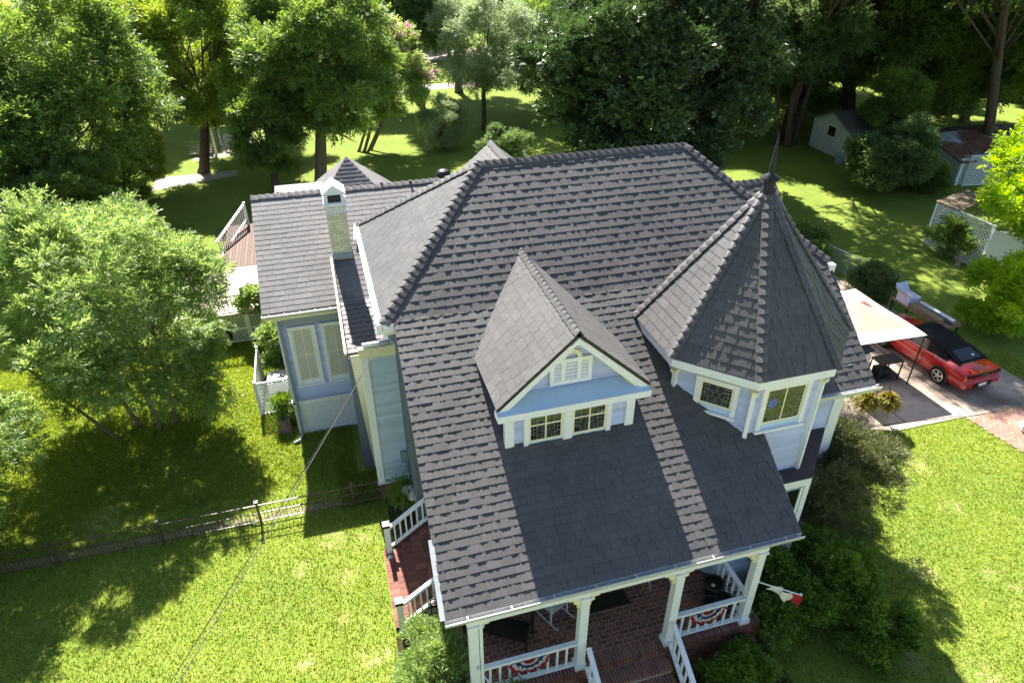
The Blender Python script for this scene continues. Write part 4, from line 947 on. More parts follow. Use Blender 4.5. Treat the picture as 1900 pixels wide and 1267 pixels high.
b_=MB().lathe((19.05,17.3,.35),[(0,0),(.34,.02),(.36,.2),(.26,.36),(0,.40)],16).build('fender','white',gf,smooth=True)
MB().box(18.3,17.3,.35,19.6,19.3,.75).build('body','white',gf).modifiers.new('b','BEVEL').width=.08
MB().box(19.12,16.98,.52,19.24,17.02,.60).build('tail_light','taillamp',gf)
MB().box(18.6,17.35,.80,19.7,17.9,.95).build('seat','blacktrim',gf).modifiers.new('b','BEVEL').width=.05
MB().slab([(18.9,17.75,1.0),(19.9,17.75,1.0),(19.9,17.95,1.45),(18.9,17.95,1.45)],.08).build('backrest','brownseat',gf)
for x in(18.4,19.5):
    for y in(17.5,19.0): MB().tube([(x-.08,y,.22),(x+.08,y,.22)],.22,14).build('wheel','tyre',gf)
mat('cardboard',(.30,.19,.11),.85,noise=(5,.1)); mat('boxwhite',(.62,.62,.74),.6,noise=(3,.15)); mat('foil',(.45,.48,.50),.3,.6,metal=.7,noise=(6,.2))
tb=thing('folding_table','low tan table holding boxes and rolls beyond the car','table',(23.9,19.5,0))
MB().box(23.45,18.0,.82,24.5,20.8,.88).build('tabletop','cardboard',tb)
for x in(23.5,24.45):
    for y in(18.1,20.7): MB().box(x-.025,y-.025,0,x+.025,y+.025,.82).build('leg','black_metal',tb)
bx_=MB().box(23.5,19.9,.88,24.1,20.6,1.25).slab([(23.5,20.6,1.25),(23.5,19.9,1.25),(23.25,19.9,1.55),(23.25,20.6,1.55)],.015).slab([(24.1,20.6,1.25),(23.5,20.6,1.25),(23.5,20.85,1.55),(24.1,20.85,1.55)],.015)
tag(bx_.build('open_box','boxwhite',loc=(23.8,20.2,.88)),'white open carton with raised flaps behind the red car','box')
tag(MB().tube([(24.15,18.05,1.02),(24.05,19.75,1.02)],.13,16).build('silver_roll','foil',loc=(24.1,18.9,.88)),'silver foil roll lying on the table beyond the car','roll')
tag(MB().box(23.5,18.3,.88,23.85,19.8,1.08).build('brown_carton','cardboard',loc=(23.7,19,.88)),'long brown carton lying beside the silver roll','carton')
# ================================================================ PORCH FURNITURE
mat('wood_rocker',(.55,.58,.58),.5); mat('fabric_white',(.76,.70,.62),.8,noise=(6,.06)); mat('fabric_red',(.50,.03,.05),.8); mat('fabric_blue',(.03,.06,.22),.8); mat('pot_dark',(.022,.03,.024),.4,.5); mat('soil',(.03,.02,.015),.9)
def rocker(label,x,y,rz):
    t=thing('rocking_chair',label,'chair',(x,y,FZ),'white rocking chairs on the porch',rz)
    for s in(-.27,.27):
        MB().tube([(s,-.52,.09),(s,-.3,.035),(s,0,.02),(s,.3,.04),(s,.55,.12)],.022,6).build('rocker','wood_rocker',t,local=True)
        for y_,h_ in((-.25,.62),(.25,.42)): MB().box(s-.02,y_-.02,.03,s+.02,y_+.02,h_).build('leg','wood_rocker',t,local=True)
        MB().box(s-.04,-.3,.62,s+.04,.28,.65).build('armrest','wood_rocker',t,local=True)
    for k in range(9): MB().box(-.26+k*.058,-.27,.40,-.26+k*.058+.048,.25,.42).build('seat_slat','wood_rocker',t,local=True)
    for k in range(7): MB().beam((-.22+k*.073,.24,.42),(-.22+k*.073,.44,1.1),.04,.015,up=(0,1,0)).build('back_slat','wood_rocker',t,local=True)
    MB().beam((-.28,.44,1.1),(.28,.44,1.1),.07,.03).build('head_rail','wood_rocker',t,local=True)
rocker('white rocking chair behind the second porch column',3.75,9.75,math.radians(25)); rocker('white rocking chair behind the third porch column, near the pots',6.75,10.0,math.radians(-20))
sw_=thing('porch_bench','black metal mesh bench facing out near the left porch column','bench',(2.35,9.5,FZ),rz=math.radians(-32))
m_=MB()
for k in range(26): m_.box(-.72+k*.056,-.26,.40,-.72+k*.056+.012,.24,.412)
for k in range(10): m_.box(-.73,-.26+k*.055,.402,.73,-.25+k*.055,.41)
for k in range(26): m_.beam((-.72+k*.056,.25,.42),(-.72+k*.056,.38,.86),.012,.01)
for k in range(8): m_.beam((-.73,.255+k*.018,.45+k*.058),(.73,.255+k*.018,.45+k*.058),.01,.012)
m_.build('mesh_seat','black_metal',sw_,local=True,kind='stuff')
MB().box(-.72,-.27,.375,.72,.25,.395).build('seat','blacktrim',sw_,local=True)
for s in(-.75,.75):
    MB().beam((s,-.28,0),(s,-.28,.62),.035,.035).beam((s,.26,0),(s,.40,.90),.035,.035).beam((s,-.28,.62),(s,.32,.64),.05,.03).build('side_frame','black_metal',sw_,local=True)
tag(MB().box(4.5,9.45,FZ+.005,5.7,9.85,FZ+.03).build('door_mat','blacktrim',loc=(5.1,9.6,FZ)),'black doormat on the brick porch floor','mat')
for k,(x,y,r_,h_) in enumerate(((7.98-.2,9.15,.27,.42),(7.45,8.72,.21,.34),(7.80,8.68,.25,.36))):
    t=MB().lathe((x,y,FZ),[(r_*.7,0),(r_*.95,h_*.85),(r_,h_*.88),(r_,h_),(r_*.86,h_),(r_*.84,h_-.08)],18).build('planter_pot','pot_dark',loc=(x,y,FZ),smooth=False)
    MB().add([(x+math.cos(a)*r_*.85,y+math.sin(a)*r_*.85,FZ+h_-.08) for a in [i*math.pi/8 for i in range(16)]],[list(range(16))]).build('soil','soil',t)
    if k==0: MB().lathe((x-.03,y-.03,FZ+h_-.075),[(.05,0),(.05,.02),(0,.03)],8).build('yellow_marker','cream',t)
    tag(t,['largest black planter pot on the porch, holding a pale marker','smaller black pot left of the other two by the railing','middle sized black pot beside the porch railing'][k],'pot','black pots by the porch rail')
def bunting(label,cx,w_):
    t=thing('bunting',label,'bunting',(cx,CY-.08,FZ+.84),'fan buntings on the porch rails'); y0=CY-.075; nseg=30
    def band(r0,r1,m,nm):
        mb=MB()
        for i in range(nseg):
            q=[]
            for (a,r) in ((i,r0),(i+1,r0),(i+1,r1),(i,r1)):
                an=math.pi*a/nseg; y_=y0-.035*(r/w_)*(1 if a%2 else 0); sc_=1+.04*math.sin(a*1.3)
                q.append((cx-math.cos(an)*r*sc_,y_,FZ+.84-math.sin(an)*r*.88*sc_))
            mb.add(q,[(0,1,2,3),(3,2,1,0)])
        mb.build(nm,m,t)
    band(.0,w_*.28,'fabric_red','red_centre');band(w_*.28,w_*.42,'fabric_white','white_band');band(w_*.42,w_*.66,'fabric_blue','blue_band');band(w_*.66,w_*.84,'fabric_white','white_band');band(w_*.84,w_,'fabric_red','red_band')
    for k in range(5):
        an=math.pi*(k+.7)/5.4; r=w_*.54; c_=Vector((cx-math.cos(an)*r,y0-.045,FZ+.84-math.sin(an)*r*.88)); ps=[]
        for j in range(10): a=j*math.pi/5+math.pi/2; q=.045 if j%2==0 else .018; ps.append((c_.x+q*math.cos(a),c_.y,c_.z+q*math.sin(a)))
        MB().add(ps,[list(range(10))]).build('star','fabric_white',t)
bunting('red white and blue fan bunting on the left front rail',2.70,.46); bunting('red white and blue fan bunting on the right front rail beside the pots',7.02,.46)
def flag(label,a,b,drop,cat='flag',seed=0,red=True):
    a=Vector(a);b=Vector(b); t=thing('porch_flag',label,cat,tuple(a),'flags on the porch columns'); MB().tube([a,b],.014,6).build('pole','white',t); MB().lathe((b.x,b.y,b.z-.01),[(0,0),(.035,.02),(.035,.04),(0,.06)],8).build('finial','white',t)
    MB().box(a.x-.03,a.y-.0,a.z-.06,a.x+.03,a.y+.06,a.z+.06).build('bracket','gutter',t)
    def f(u_,v_):
        p=a.lerp(b,.32+.66*u_); s_=math.sin(u_*math.pi*.9+.2); return (p.x+.09*math.sin(u_*9+seed)+drop[0]*v_*u_+.05*math.sin(v_*5+u_*6),p.y+.10*math.cos(u_*8+seed)*v_+drop[1]*v_*u_,p.z-drop[2]*v_*(.35+.65*u_)-.02)
    gr=grid(f,12,10); gr.m=[(1 if (i%12)>=9 and red else 0) for i in range(120)]; gr.build('flag_cloth',['fabric_white','fabric_red'],t,smooth=True)
flag('white and red flag hanging from the right porch column over the shrubs',(8.19,8.2,2.46),(9.05,7.75,2.25),(.1,.05,.55))
flag('furled flag on a white pole leaning from the left porch column',(1.55,8.16,2.1),(1.82,7.3,2.35),(.02,.0,.35),seed=2,red=False)
# shepherd hook with ferns, white bag
hk=thing('plant_hook','thin black hook pole holding two hanging ferns by the driveway','plant hook',(17.08,14.49,0))
MB().tube([(17.08,14.49,0),(17.15,14.5,1.5),(17.2,14.5,1.75),(17.05,14.52,1.85),(16.9,14.55,1.7),(16.9,14.58,1.45)],.012,6).tube([(17.15,14.5,1.5),(17.3,14.48,1.8),(17.5,14.45,1.8),(17.62,14.42,1.4)],.012,6).build('pole','black_metal',hk)
bg_=MB().lathe((22.3,12.7,0),[(.16,0),(.24,.15),(.22,.35),(.1,.46),(0,.46)],12); rr=random.Random(8); bg_.v=[(x+rr.uniform(-.03,.03),y+rr.uniform(-.03,.03),z+rr.uniform(-.02,.02)) for x,y,z in bg_.v]
tag(bg_.build('white_bag','plate',loc=(22.3,12.7,0)),'lumpy white bag standing on the brick driveway at the frame edge','bag')
# plant hanger by the left steps
ph=thing('plant_stand','black scrolled wire plant stand beside the left porch steps','plant stand',(1.0,10.7,0))
s_=MB().tube([(.95,10.75,0),(.95,10.75,1.75)],.015,6).tube([(1.2,10.65,0),(1.2,10.65,1.6)],.015,6)
for zc in (1.15,1.4): s_.tube([(1.07+.16*math.cos(t),10.7,zc+.13*math.sin(t)) for t in [i*math.pi/6 for i in range(13)]],.012,5)
s_.build('frame','black_metal',ph)
# service cable
for k,(p,q,lb) in enumerate((((.75,15.55,5.72),(-2.55,5.0,8.47),'upper'),((.72,15.55,5.66),(-2.68,5.0,8.47),'lower'))):
    p=Vector(p);q=Vector(q); d=(q-p); q2=q+d*1.2
    pts=[]
    for i in range(17):
        t=i/16; v=p.lerp(q2,t); v.z-=.35*math.sin(math.pi*t)*(1 if k else .9); pts.append(v)
    tag(MB().tube(pts,[.009-.0062*min(1,i/13) for i in range(17)],5).build('service_cable','cable_grey' if k==0 else 'black_metal',loc=p),('thin grey' if k==0 else 'thin black')+' overhead service cable running from the house corner, '+('upper' if k==0 else 'lower')+' of the two','cable')
up_=thing('utility_pole','wooden utility pole behind the viewpoint carrying the service cable','pole',(-6.1,-7.8,0)); MB().tube([(-6.0,-7.4,0),(-6.0,-7.4,12)],.14,10).build('pole_shaft','bark',up_)
# ================================================================ VEGETATION
def unit(v): return v/np.maximum(1e-9,np.linalg.norm(v,axis=-1,keepdims=True))
def sprays(rng,cen,rad,N,k,L,W,spl,cc,up=.5,droop=.25,flat=.75,bias=1.8):
    """N sprays of k leaves. cen (M,3), rad (M,) clump centres; returns quads and tint"""
    M=len(cen); w_=rad**2; idx=rng.choice(M,N,p=w_/w_.sum()); d=unit(rng.normal(size=(N,3))); d[:,2]=np.abs(d[:,2])*np.where(rng.random(N)<.72,1,-1)
    r=rng.random(N)**(1/bias); pos=cen[idx]+d*rad[idx][:,None]*r[:,None]*np.array([1,1,flat])
    out=unit(pos-cc); sd=unit(d*.7+out*.6+rng.normal(size=(N,3))*.45+np.array([0,0,up*.4-droop]))
    clt=rng.random(M); t0=clt[idx]*.35+rng.random(N)*.25
    side=unit(np.cross(sd,unit(rng.normal(size=(N,3))*.5+np.array([0,0,1]))))
    nrm=unit(np.cross(side,sd)); nrm*=np.sign(nrm[:,2:3]+1e-6)
    j=np.arange(k); f=(j+.5)/k; s=np.where(j%2==0,1.,-1.)
    base=pos[:,None,:]+sd[:,None,:]*(f*spl)[None,:,None]
    ld=unit(sd[:,None,:]*.75+side[:,None,:]*(s*.85)[None,:,None]+rng.normal(size=(N,k,3))*.28+np.array([0,0,-droop*.6]))
    ln=unit(nrm[:,None,:]+rng.normal(size=(N,k,3))*.42); b=unit(np.cross(ln,ld))
    LL=(L*rng.uniform(.7,1.25,(N,k)))[...,None]; WW=(W*rng.uniform(.75,1.2,(N,k)))[...,None]
    v0=base;v1=base+ld*LL*.45+b*WW*.5;v2=base+ld*LL;v3=base+ld*LL*.45-b*WW*.5
    V=np.stack([v0,v1,v2,v3],2).reshape(-1,4,3); tt=(t0[:,None]+rng.random((N,k))*.4).ravel()
    return V,tt
def lobes(rng,c,rx,ry,rz,nl,frac=.42,inner=.55):
    d=unit(rng.normal(size=(nl,3))); i=np.arange(nl)+.5; ph=np.arccos(1-1.93*i/nl); th=np.pi*(1+5**.5)*i+rng.random()*6
    d=np.stack([np.cos(th)*np.sin(ph),np.sin(th)*np.sin(ph),np.cos(ph)],1)+rng.normal(size=(nl,3))*.18; d=unit(d)
    rr=rng.uniform(inner,.8,nl)[:,None]
    cen=np.array(c)+d*rr*np.array([rx,ry,rz]); rad=frac*(rx+ry+rz)/3*rng.uniform(.7,1.2,nl)
    return cen,rad
def subclump(rng,cen,rad,n,fr=.38):
    out=[];rr=[]
    for c,r in zip(cen,rad):
        d=unit(rng.normal(size=(n,3))); d[:,2]=np.abs(d[:,2])*.9-.15; out.append(c+d*r*rng.uniform(.55,1.0,(n,1))); rr.append(r*fr*rng.uniform(.6,1.3,n))
    return np.concatenate(out),np.concatenate(rr)
LM=1.45
def tree(name,label,cat,base,cz,rx,ry,rz,leaf,N,L,W,seed,k=8,spl=None,nl=14,sub=7,bark='bark',tr=.28,cx=None,trunks=None,group=None,droop=.25,up=.5,frac=.42,limb=True,fr=.38,extra=None,sec=None):
    g=np.random.default_rng(seed); t=thing(name,label,cat,base,group); B=np.array(base,float); c=np.array(cx if cx is not None else (base[0],base[1],cz),float); c[2]=cz
    cen,rad=lobes(g,c,rx,ry,rz,nl,frac); sc_,sr=subclump(g,cen,rad,sub,fr)
    V,tt=sprays(g,sc_,sr,int(N*LM)//k,k,L,W,spl or L*2.6,c,up=up,droop=droop)
    k0=V[:,:,2].min(1)>.02; V=V[k0];tt=tt[k0]
    arrmesh('crown' if 'tree' in name or name in('magnolia','crape_myrtle') else 'foliage',V-B,4,leaf,t,(0,0,0),tt)
    if limb:
        mb=MB(); tops=[]
        for (dx,dy,rf) in (trunks or [(0,0,1)]):
            p0=B+np.array([dx,dy,-.05]); top=c+np.array([dx*2.2,dy*2.2,-rz*.15]); mid=p0*.5+top*.5+np.array([g.normal()*.2,g.normal()*.2,0])
            mb.tube([p0,p0+(mid-p0)*.12,mid,top],[tr*rf*1.35,tr*rf,tr*rf*.8,tr*rf*.4],9); tops.append((mid,top))
        for q,r in zip(cen,rad):
            mid,top=tops[g.integers(len(tops))]; s=mid+(top-mid)*g.uniform(.0,.9); m=(s+q)/2+np.array([0,0,-.1*r]); mb.tube([s,m,q],[tr*.24,tr*.15,tr*.05],6)
            for _ in range(3):
                e=q+unit(g.normal(size=3))*r*.8; mb.tube([m,(m+e)/2,e],[tr*.12,tr*.08,tr*.03],5,cap=False)
        mb.build('trunk',bark,t,smooth=True)
    if sec:
        V,tt=sprays(g,sc_[:len(sc_)],sr*1.12,sec[1]//6,6,sec[2],sec[3],sec[2]*2,c,up=.8,droop=0,bias=6); V=V[V[:,:,2].max(1)>sec[4]] if len(sec)>4 else V
        arrmesh('blossom',V-B,4,sec[0],t,(0,0,0),np.full(len(V),.5))
    return t
def dup(src,loc,rz,label,group=None,sc_=1.0):
    r=src.copy(); sc.collection.objects.link(r); r.location=loc; r.rotation_euler=(0,0,rz); r.scale=(sc_,sc_,sc_); r['label']=label
    if group: r['group']=group
    elif 'group' in r: del r['group']
    for ch in list(src.children):
        c_=ch.copy(); sc.collection.objects.link(c_); c_.parent=r
    return r
# left ash
ash=tree('ash_tree','feathery pale green tree standing on the side lawn left of the wing','tree',(-6.9,21.3,0),4.25,3.7,3.5,4.35,'leaf_ash',98000,.145,.045,11,k=11,spl=.30,nl=30,sub=8,tr=.085,trunks=[(0,0,1),(-.7,.3,.9),(.5,.2,.8),(-1.3,-.2,.7)],cx=(-7.5,22.0,0),bark='bark_light',droop=.15)
dup(ash,(-15.6,20.5,0),2.0,'feathery pale green tree at the left edge, mostly outside the photo')
dup(ash,(-13.0,16.6,0),4.0,'tree beyond the left edge that shades the lower lawn',sc_=.9)
# dark mass top-left
dl=tree('pecan_tree','dark green spreading tree filling the upper left corner','tree',(-13.2,41,0),6.6,6.2,5.2,6.6,'leaf_mid',80000,.24,.085,12,k=9,nl=22,sub=7,tr=.35,frac=.40)
dup(dl,(-19.5,36,0),1.9,'dark green tree at the far left edge below the pecan crown',sc_=.92)
dup(dl,(-12.0,34.5,0),4.1,'low dark leafed tree just behind the pale ash',sc_=.55)
yl=tree('elm_tree','sunlit yellow green tree with leaning trunk over the gravel pad','tree',(-8.0,50.4,0),7.0,4.0,4.0,5.2,'leaf_bright',60000,.26,.10,13,k=9,nl=18,sub=7,tr=.36,frac=.42,cx=(-6.6,50.4,0))
dup(yl,(-13.9,59,0),2.2,'sunlit yellow green tree behind the pecan, second from the left',sc_=.95)
dup(yl,(-11.5,66,0),.6,'sunlit yellow green tree further back between the elm and the pecan',sc_=1.05)
dup(yl,(-10.8,46.5,-1.5),3.3,'small sunlit yellow green tree in front of the elm, beside the gravel pad',sc_=.55)
dup(yl,(-3.4,58,0),4.0,'sunlit yellow green tree behind the twin dark trunks',sc_=.95)
dup(yl,(-19,56,0),5.0,'sunlit yellow green tree deep in the upper left',sc_=.9)
dt=tree('oak_tree','tall dark green tree with thick leaning trunk behind the pyramid roof','tree',(-.3,45.2,0),7.7,4.6,4.2,6.2,'leaf_mid',85000,.24,.085,14,k=9,nl=24,sub=7,tr=.42,cx=(.7,45.5,0),bark='bark_light')
tree('hackberry_tree','slim dark green tree with leafy stem beside the thick leaning trunk','tree',(-3.1,44.4,0),3.9,1.9,1.8,3.0,'leaf_mid',24000,.22,.08,15,k=9,nl=12,sub=5,tr=.26)
dup(bpy.data.objects['hackberry_tree'],(38.2,38.6,0),2.0,'slim leafy tree in front of the cream shed roof',sc_=.95)
tree('crape_myrtle','pink flowering crape myrtle with slender stems beside the dark oak','tree',(3.2,52,0),5.2,3.0,2.7,4.5,'leaf_ash',34000,.2,.08,16,k=8,nl=16,sub=6,tr=.12,trunks=[(0,0,1),(.5,.2,.9),(-.4,.1,.9),(.2,-.4,.8)],cx=(5.4,52.5,0),sec=('leaf_pink',5000,.17,.12,5.0),bark='bark_light')
dup(bpy.data.objects['crape_myrtle'],(7.2,62.5,0),2.0,'smaller pink flowering crape myrtle near the tall bare trunk',sc_=.8)
et=tree('gum_tree','tall grey green tree on a straight bare trunk in the middle distance','tree',(9.7,65,0),10.2,4.6,4.4,6.4,'leaf_dark',60000,.26,.09,17,k=9,nl=20,sub=7,tr=.34)
dup(et,(14.2,69,0),1.3,'second tall dark tree just right of the straight bare trunk',sc_=1.05)
dup(et,(3.5,86,0),2.7,'tall dark tree behind the crape myrtle',sc_=1.1)
ft=tree('willow_oak_tree','bushy grey green tree on a short trunk left of the magnolia','tree',(13.4,55.4,0),6.2,3.9,3.6,5.3,'leaf_grey',40000,.22,.07,18,k=9,nl=18,sub=7,tr=.22)
V_=None
tree('olive_shrub','pale silvery shrub on the sunny back lawn','shrub',(9.1,51,0),1.85,2.05,1.7,1.75,'leaf_grey',15000,.17,.05,19,k=8,nl=14,sub=5,tr=.08)
tree('holly_shrub','dark shrub at the left foot of the magnolia','shrub',(12.2,44.6,0),1.5,1.9,1.6,1.6,'leaf_dark',14000,.15,.06,20,k=7,nl=10,sub=5,tr=.08)
mg=tree('magnolia','huge glossy dark magnolia tree towering behind the main roof','tree',(19.8,39.2,0),7.2,8.3,6.6,7.9,'leaf_magnolia',190000,.28,.12,21,k=8,spl=.34,nl=60,sub=9,tr=.36,frac=.27,up=.6,droop=.05,fr=.46)
r1=tree('cottonwood_tree','big leaning tree with massive trunk rising between the two sheds','tree',(41.6,42.3,0),11.0,7.4,6.4,7.6,'leaf_mid',105000,.26,.10,22,k=9,nl=26,sub=7,tr=.62,cx=(43.2,44,0),bark='bark')
dup(r1,(43.2,48,0),2.3,'second tall leaning tree behind the cream shed',sc_=.95)
dup(r1,(50.5,38,0),3.6,'large leafy tree over the rusty shed at the right edge',sc_=.95)
dup(r1,(33.5,53,0),5.2,'tall leafy tree behind the turret finial',sc_=.98)
for x,y,rz_,k_,lb in ((38.5,48.5,1.0,1.0,'dark leafy tree directly behind the cream shed roof'),(47.5,44.5,2.0,1.05,'dark leafy tree behind the rusty shed, left of the image edge'),(53.5,46,3.1,1.15,'dark leafy tree furthest right behind the sheds'),(43.5,55,4.4,1.1,'leafy tree behind the massive leaning trunk'),(29.5,50,5.2,.9,'leafy tree between the magnolia and the forked tree')):
    dup(dt,(x,y,-2.6),rz_,lb,sc_=k_)
tree('maple_tree','slim forked tree standing just right of the turret finial','tree',(34.6,44.2,0),8.0,3.9,3.6,5.4,'leaf_dark',60000,.24,.10,23,k=9,nl=18,sub=7,tr=.27,trunks=[(0,0,1),(.7,.3,.8),(-.5,.5,.7)])
tree('tall_elm_tree','very tall tree on a bare trunk whose high crown dapples the right lawn','tree',(35.4,46.0,0),14.8,7.5,6.5,4.6,'leaf_mid',17000,.28,.12,51,k=9,nl=26,sub=7,tr=.36,cx=(31.5,39.5,0))
tree('tall_elm_tree','very tall tree inside the magnolia whose high limbs shade the driveway and car','tree',(23.5,42.5,0),16.6,3.6,5.4,4.0,'leaf_mid',32000,.26,.11,53,k=9,nl=24,sub=7,tr=.3,cx=(23.9,33.2,0))
tree('tall_elm_tree','second very tall tree shading the lawn beside the lattice enclosure','tree',(45.5,36.5,0),14.5,6.5,6.0,4.6,'leaf_mid',13000,.28,.12,52,k=9,nl=22,sub=7,tr=.36,cx=(38.5,34.0,0))
tree('privet_shrub','dark leafy shrub mound in front of the right hand sheds','shrub',(34.2,33.6,0),2.1,2.6,2.2,2.3,'leaf_dark',30000,.19,.08,24,k=7,nl=16,sub=6,tr=.1)
tree('privet_shrub','lower dark shrub against the pale green shed wall','shrub',(37.2,33.4,0),.9,1.5,1.3,1.0,'leaf_mid',12000,.17,.07,25,k=7,nl=10,sub=5,tr=.06)
rb=tree('young_tree','bright lime green tree leaning in at the right edge','tree',(32.6,21.5,0),4.6,3.5,3.2,3.9,'leaf_maple',42000,.16,.085,26,k=8,nl=18,sub=7,tr=.14)
tree('young_tree','smaller light green tree beside the red car at the right edge','tree',(26.9,18.2,0),1.75,1.75,1.6,1.65,'leaf_maple',17000,.14,.07,27,k=8,nl=12,sub=6,tr=.07)
tree('hydrangea_shrub','low green shrub growing by the chain link fence','shrub',(23.3,27.0,0),.7,.9,1.6,.8,'leaf_mid',7000,.17,.09,28,k=6,nl=8,sub=5,tr=.03)
tree('hydrangea_shrub','dark shrub at the end of the chain link fence by the canopy','shrub',(23.9,22.4,0),.8,.8,.8,.9,'leaf_dark',6500,.15,.07,29,k=6,nl=8,sub=5,tr=.03)
# front right shrubs
tree('juniper_shrub','large dark juniper with rusty tips under the turret bay','shrub',(12.6,10.9,0),1.75,1.75,1.55,2.0,'leaf_juniper',52000,.085,.022,30,k=12,spl=.22,nl=20,sub=8,tr=.06,up=.7,droop=-.1)
tree('juniper_shrub','smaller dark juniper reaching past the right house corner','shrub',(13.4,12.4,0),1.0,.95,.95,1.15,'leaf_juniper',16000,.08,.022,31,k=12,spl=.2,nl=10,sub=7,tr=.04,up=.7,droop=-.1)
az=tree('azalea_shrub','broad green leafy azalea beyond the right porch column','shrub',(10.35,8.75,0),.85,1.75,1.45,1.15,'leaf_azalea',30000,.10,.05,32,k=7,nl=18,sub=8,tr=.04,up=.8,droop=0)
tree('azalea_shrub','dark green shrub in front of the right porch rail','shrub',(7.5,7.35,0),.42,1.05,.6,.62,'leaf_azalea',13000,.075,.035,33,k=7,nl=12,sub=7,tr=.03,up=.8,droop=0)
tree('azalea_shrub','low green shrub sloping down between the azalea and the front lawn','shrub',(11.4,7.3,0),.45,.95,.8,.65,'leaf_azalea',11000,.085,.042,34,k=7,nl=10,sub=6,tr=.03,up=.8,droop=0)
tree('oleander_shrub','sunlit pale green shrub at the left porch corner','shrub',(.72,9.1,0),.75,.72,1.15,.95,'leaf_ash',15000,.12,.03,35,k=8,nl=14,sub=6,tr=.03,up=.9,droop=.1)
tree('fern_plant','dark ferny plant in front of the left front rail','plant',(2.25,7.65,0),.62,.62,.35,.75,'leaf_azalea',7500,.15,.025,36,k=8,nl=9,sub=6,tr=.02,up=1,droop=.15)
tree('nandina_shrub','thin twiggy shrub by the red brick foundation corner','shrub',(.85,14.7,0),1.0,.42,.42,.6,'leaf_azalea',1900,.10,.02,37,k=10,spl=.22,nl=8,sub=4,tr=.035,bark='bark_light',up=.6)
for i,(x,y,z,lb) in enumerate(((.98,14.55,1.25,'round cream hydrangea bloom on the twiggy shrub by the steps'),(1.16,14.3,1.2,'smaller cream hydrangea bloom nearest the porch roof edge'))):
    g=np.random.default_rng(i); V,tt=sprays(g,np.array([[x,y,z]]),np.array([.13]),60,6,.06,.05,.05,np.array([x,y,z-.2]),bias=8); o=arrmesh('hydrangea_bloom',V-np.array([x,y,z]),4,'leaf_white',None,(x,y,z),tt); tag(o,lb,'flower')
tree('climbing_plant','light green bush at the wing corner beside the lattice screen','shrub',(-2.75,23.8,0),1.1,.55,.7,1.1,'leaf_ash',5000,.13,.06,38,k=7,nl=9,sub=5,tr=.03)
tree('climbing_plant','bright green vine on the back deck railing','vine',(-3.3,26.7,1.3),1.8,.85,.3,.4,'leaf_ash',2600,.15,.10,39,k=6,nl=7,sub=4,tr=.01,limb=False)
tree('climbing_plant','green vine growing over the weathered white lattice','vine',(30.9,25.0,0),.95,.4,1.1,1.0,'leaf_mid',3800,.16,.07,40,k=6,nl=8,sub=4,tr=.02)
tree('weed_clump','green weeds tangled on the stump by the lattice screen','plant',(-2.5,20.5,0),.5,.42,.35,.5,'leaf_azalea',2200,.12,.04,41,k=6,nl=6,sub=4,tr=.015)
# hanging ferns
def fern(lb,x,y,z,seed):
    g=np.random.default_rng(seed); n=520; th=g.uniform(0,2*np.pi,n); el=g.uniform(-.6,1.4,n); d=np.stack([np.cos(th)*np.cos(el),np.sin(th)*np.cos(el),np.sin(el)],1); out=[];tt=[]
    for q in range(n):
        L_=g.uniform(.28,.50); s=np.linspace(.1,1,14); p=np.array([0,0,0])+d[q]*L_*s[:,None]; p[:,2]-=.40*s**2*L_*1.2; dirv=unit(np.gradient(p,axis=0)); side=unit(np.cross(dirv,np.array([0,0,1.])+g.normal(size=3)*.2))
        for sg in(1,-1):
            w_=.10*(1.15-s)[:,None]; a=p; b=p+side*sg*w_+dirv*.012; c_=p+side*sg*w_*.9+dirv*.03; e=p+dirv*.026; out.append(np.stack([a,b,c_,e],1)); tt.append(np.full(14,g.random()*.9))
    t=thing('hanging_fern',lb,'fern',(x,y,z),'ferns on the hook pole'); arrmesh('frond',np.concatenate(out),4,'leaf_fern',t,(0,0,0),np.concatenate(tt)); MB().lathe((x,y,z-.16),[(.10,0),(.15,.1),(.15,.16),(0,.15)],10).build('basket','pot_dark',t)
fern('rusty yellow fern hanging nearest the house on the hook pole',16.88,14.58,1.22,1); fern('greener hanging fern on the driveway side of the hook pole',17.68,14.42,1.12,2)
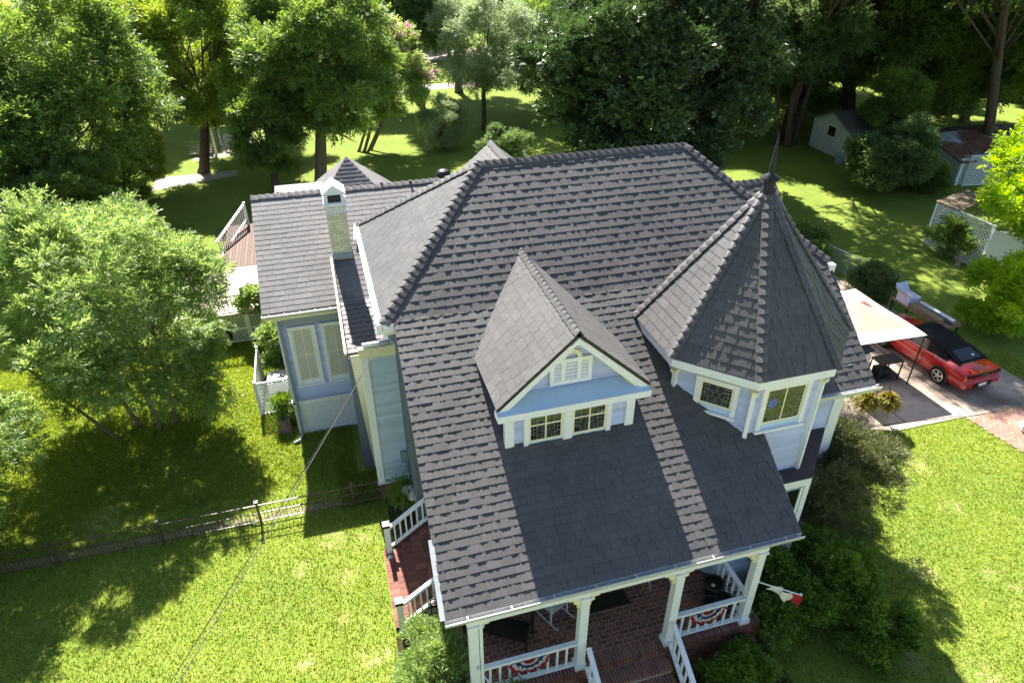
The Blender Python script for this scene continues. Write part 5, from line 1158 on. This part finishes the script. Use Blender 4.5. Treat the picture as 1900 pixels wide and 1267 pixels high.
tree('ornamental_grass','curling grassy clump at the edge of the shaded driveway','plant',(17.0,15.6,0),.45,.5,.4,.5,'leaf_dark',1800,.26,.018,44,k=5,nl=6,sub=3,limb=False,up=1.5,droop=-.2)
# background wood
bgm=[dl,yl,et,r1,dt]; g=random.Random(77); i=0
spots=[(-30,50),(-27,68),(-24,80),(-38,70),(-18,84),(-8,88),(-9,99),(0,86),(-22,100),(10,88),(17,88),(22,80),(27,88),(20,58),(26,62),(31,72),(38,64),(38,80),(46,60),(47,74),(55,52),(56,66),(62,44),(66,58),(58,30),(64,26),(30,96),(12,100),(42,96),(56,90),(70,78),(-40,90),(60,112),(30,120),(0,122),(85,100),(-32,124),(80,70),(100,130),(45,140),(15,145),(75,150),(5,92),(-14,92),(35,110),(68,98),(50,68),(30,56.5),(24,70),(-20,112),(92,120),(70,60),(76,45),(72,52),(66,70),(60,74),(80,84),(88,66),(52,78),(58,58),(50,62),(66,50)]
for x,y in spots:
    side=('on the left' if x<2 else ('behind the magnolia and main ridge' if x<32 else 'on the right')); lbb='leafy green tree in the far background wood '+side; grp='background wood trees '+side
    s=g.choice(bgm); o=dup(s,(x+g.uniform(-1,1),y+g.uniform(-1,1),-1.6),g.uniform(0,6.28),lbb,grp,(.52 if y<100 else .7)*g.uniform(.85,1.25))
    o.name='background_tree'; 
for x,y in((-28,-34),(-6,-40),(20,-38),(44,-34)):
    o=dup(g.choice((dl,r1,dt)),(x,y,0),g.uniform(0,6),'leafy tree behind the viewpoint on the front lawn','trees behind the viewpoint',1.0); o.name='front_lawn_tree'
# leaf litter and loose leaves on drive
g=np.random.default_rng(9); n=900; x=g.uniform(16,26,n);y=g.uniform(8,19,n); k=inpoly(x,y,DRV)|inpoly(x,y,BRD); x=x[k];y=y[k];n=len(x); a=g.uniform(0,6.28,n)
P=np.stack([x,y,np.full(n,.042)],1); d=np.stack([np.cos(a),np.sin(a),np.zeros(n)],1)*.035; e=np.stack([-np.sin(a),np.cos(a),g.uniform(0,.4,n)],1)*.018
arrmesh('fallen_leaves',np.stack([P-d,P+e,P+d,P-e*.3],1),4,'leaf_fern',tint=g.random(n),kind='stuff')
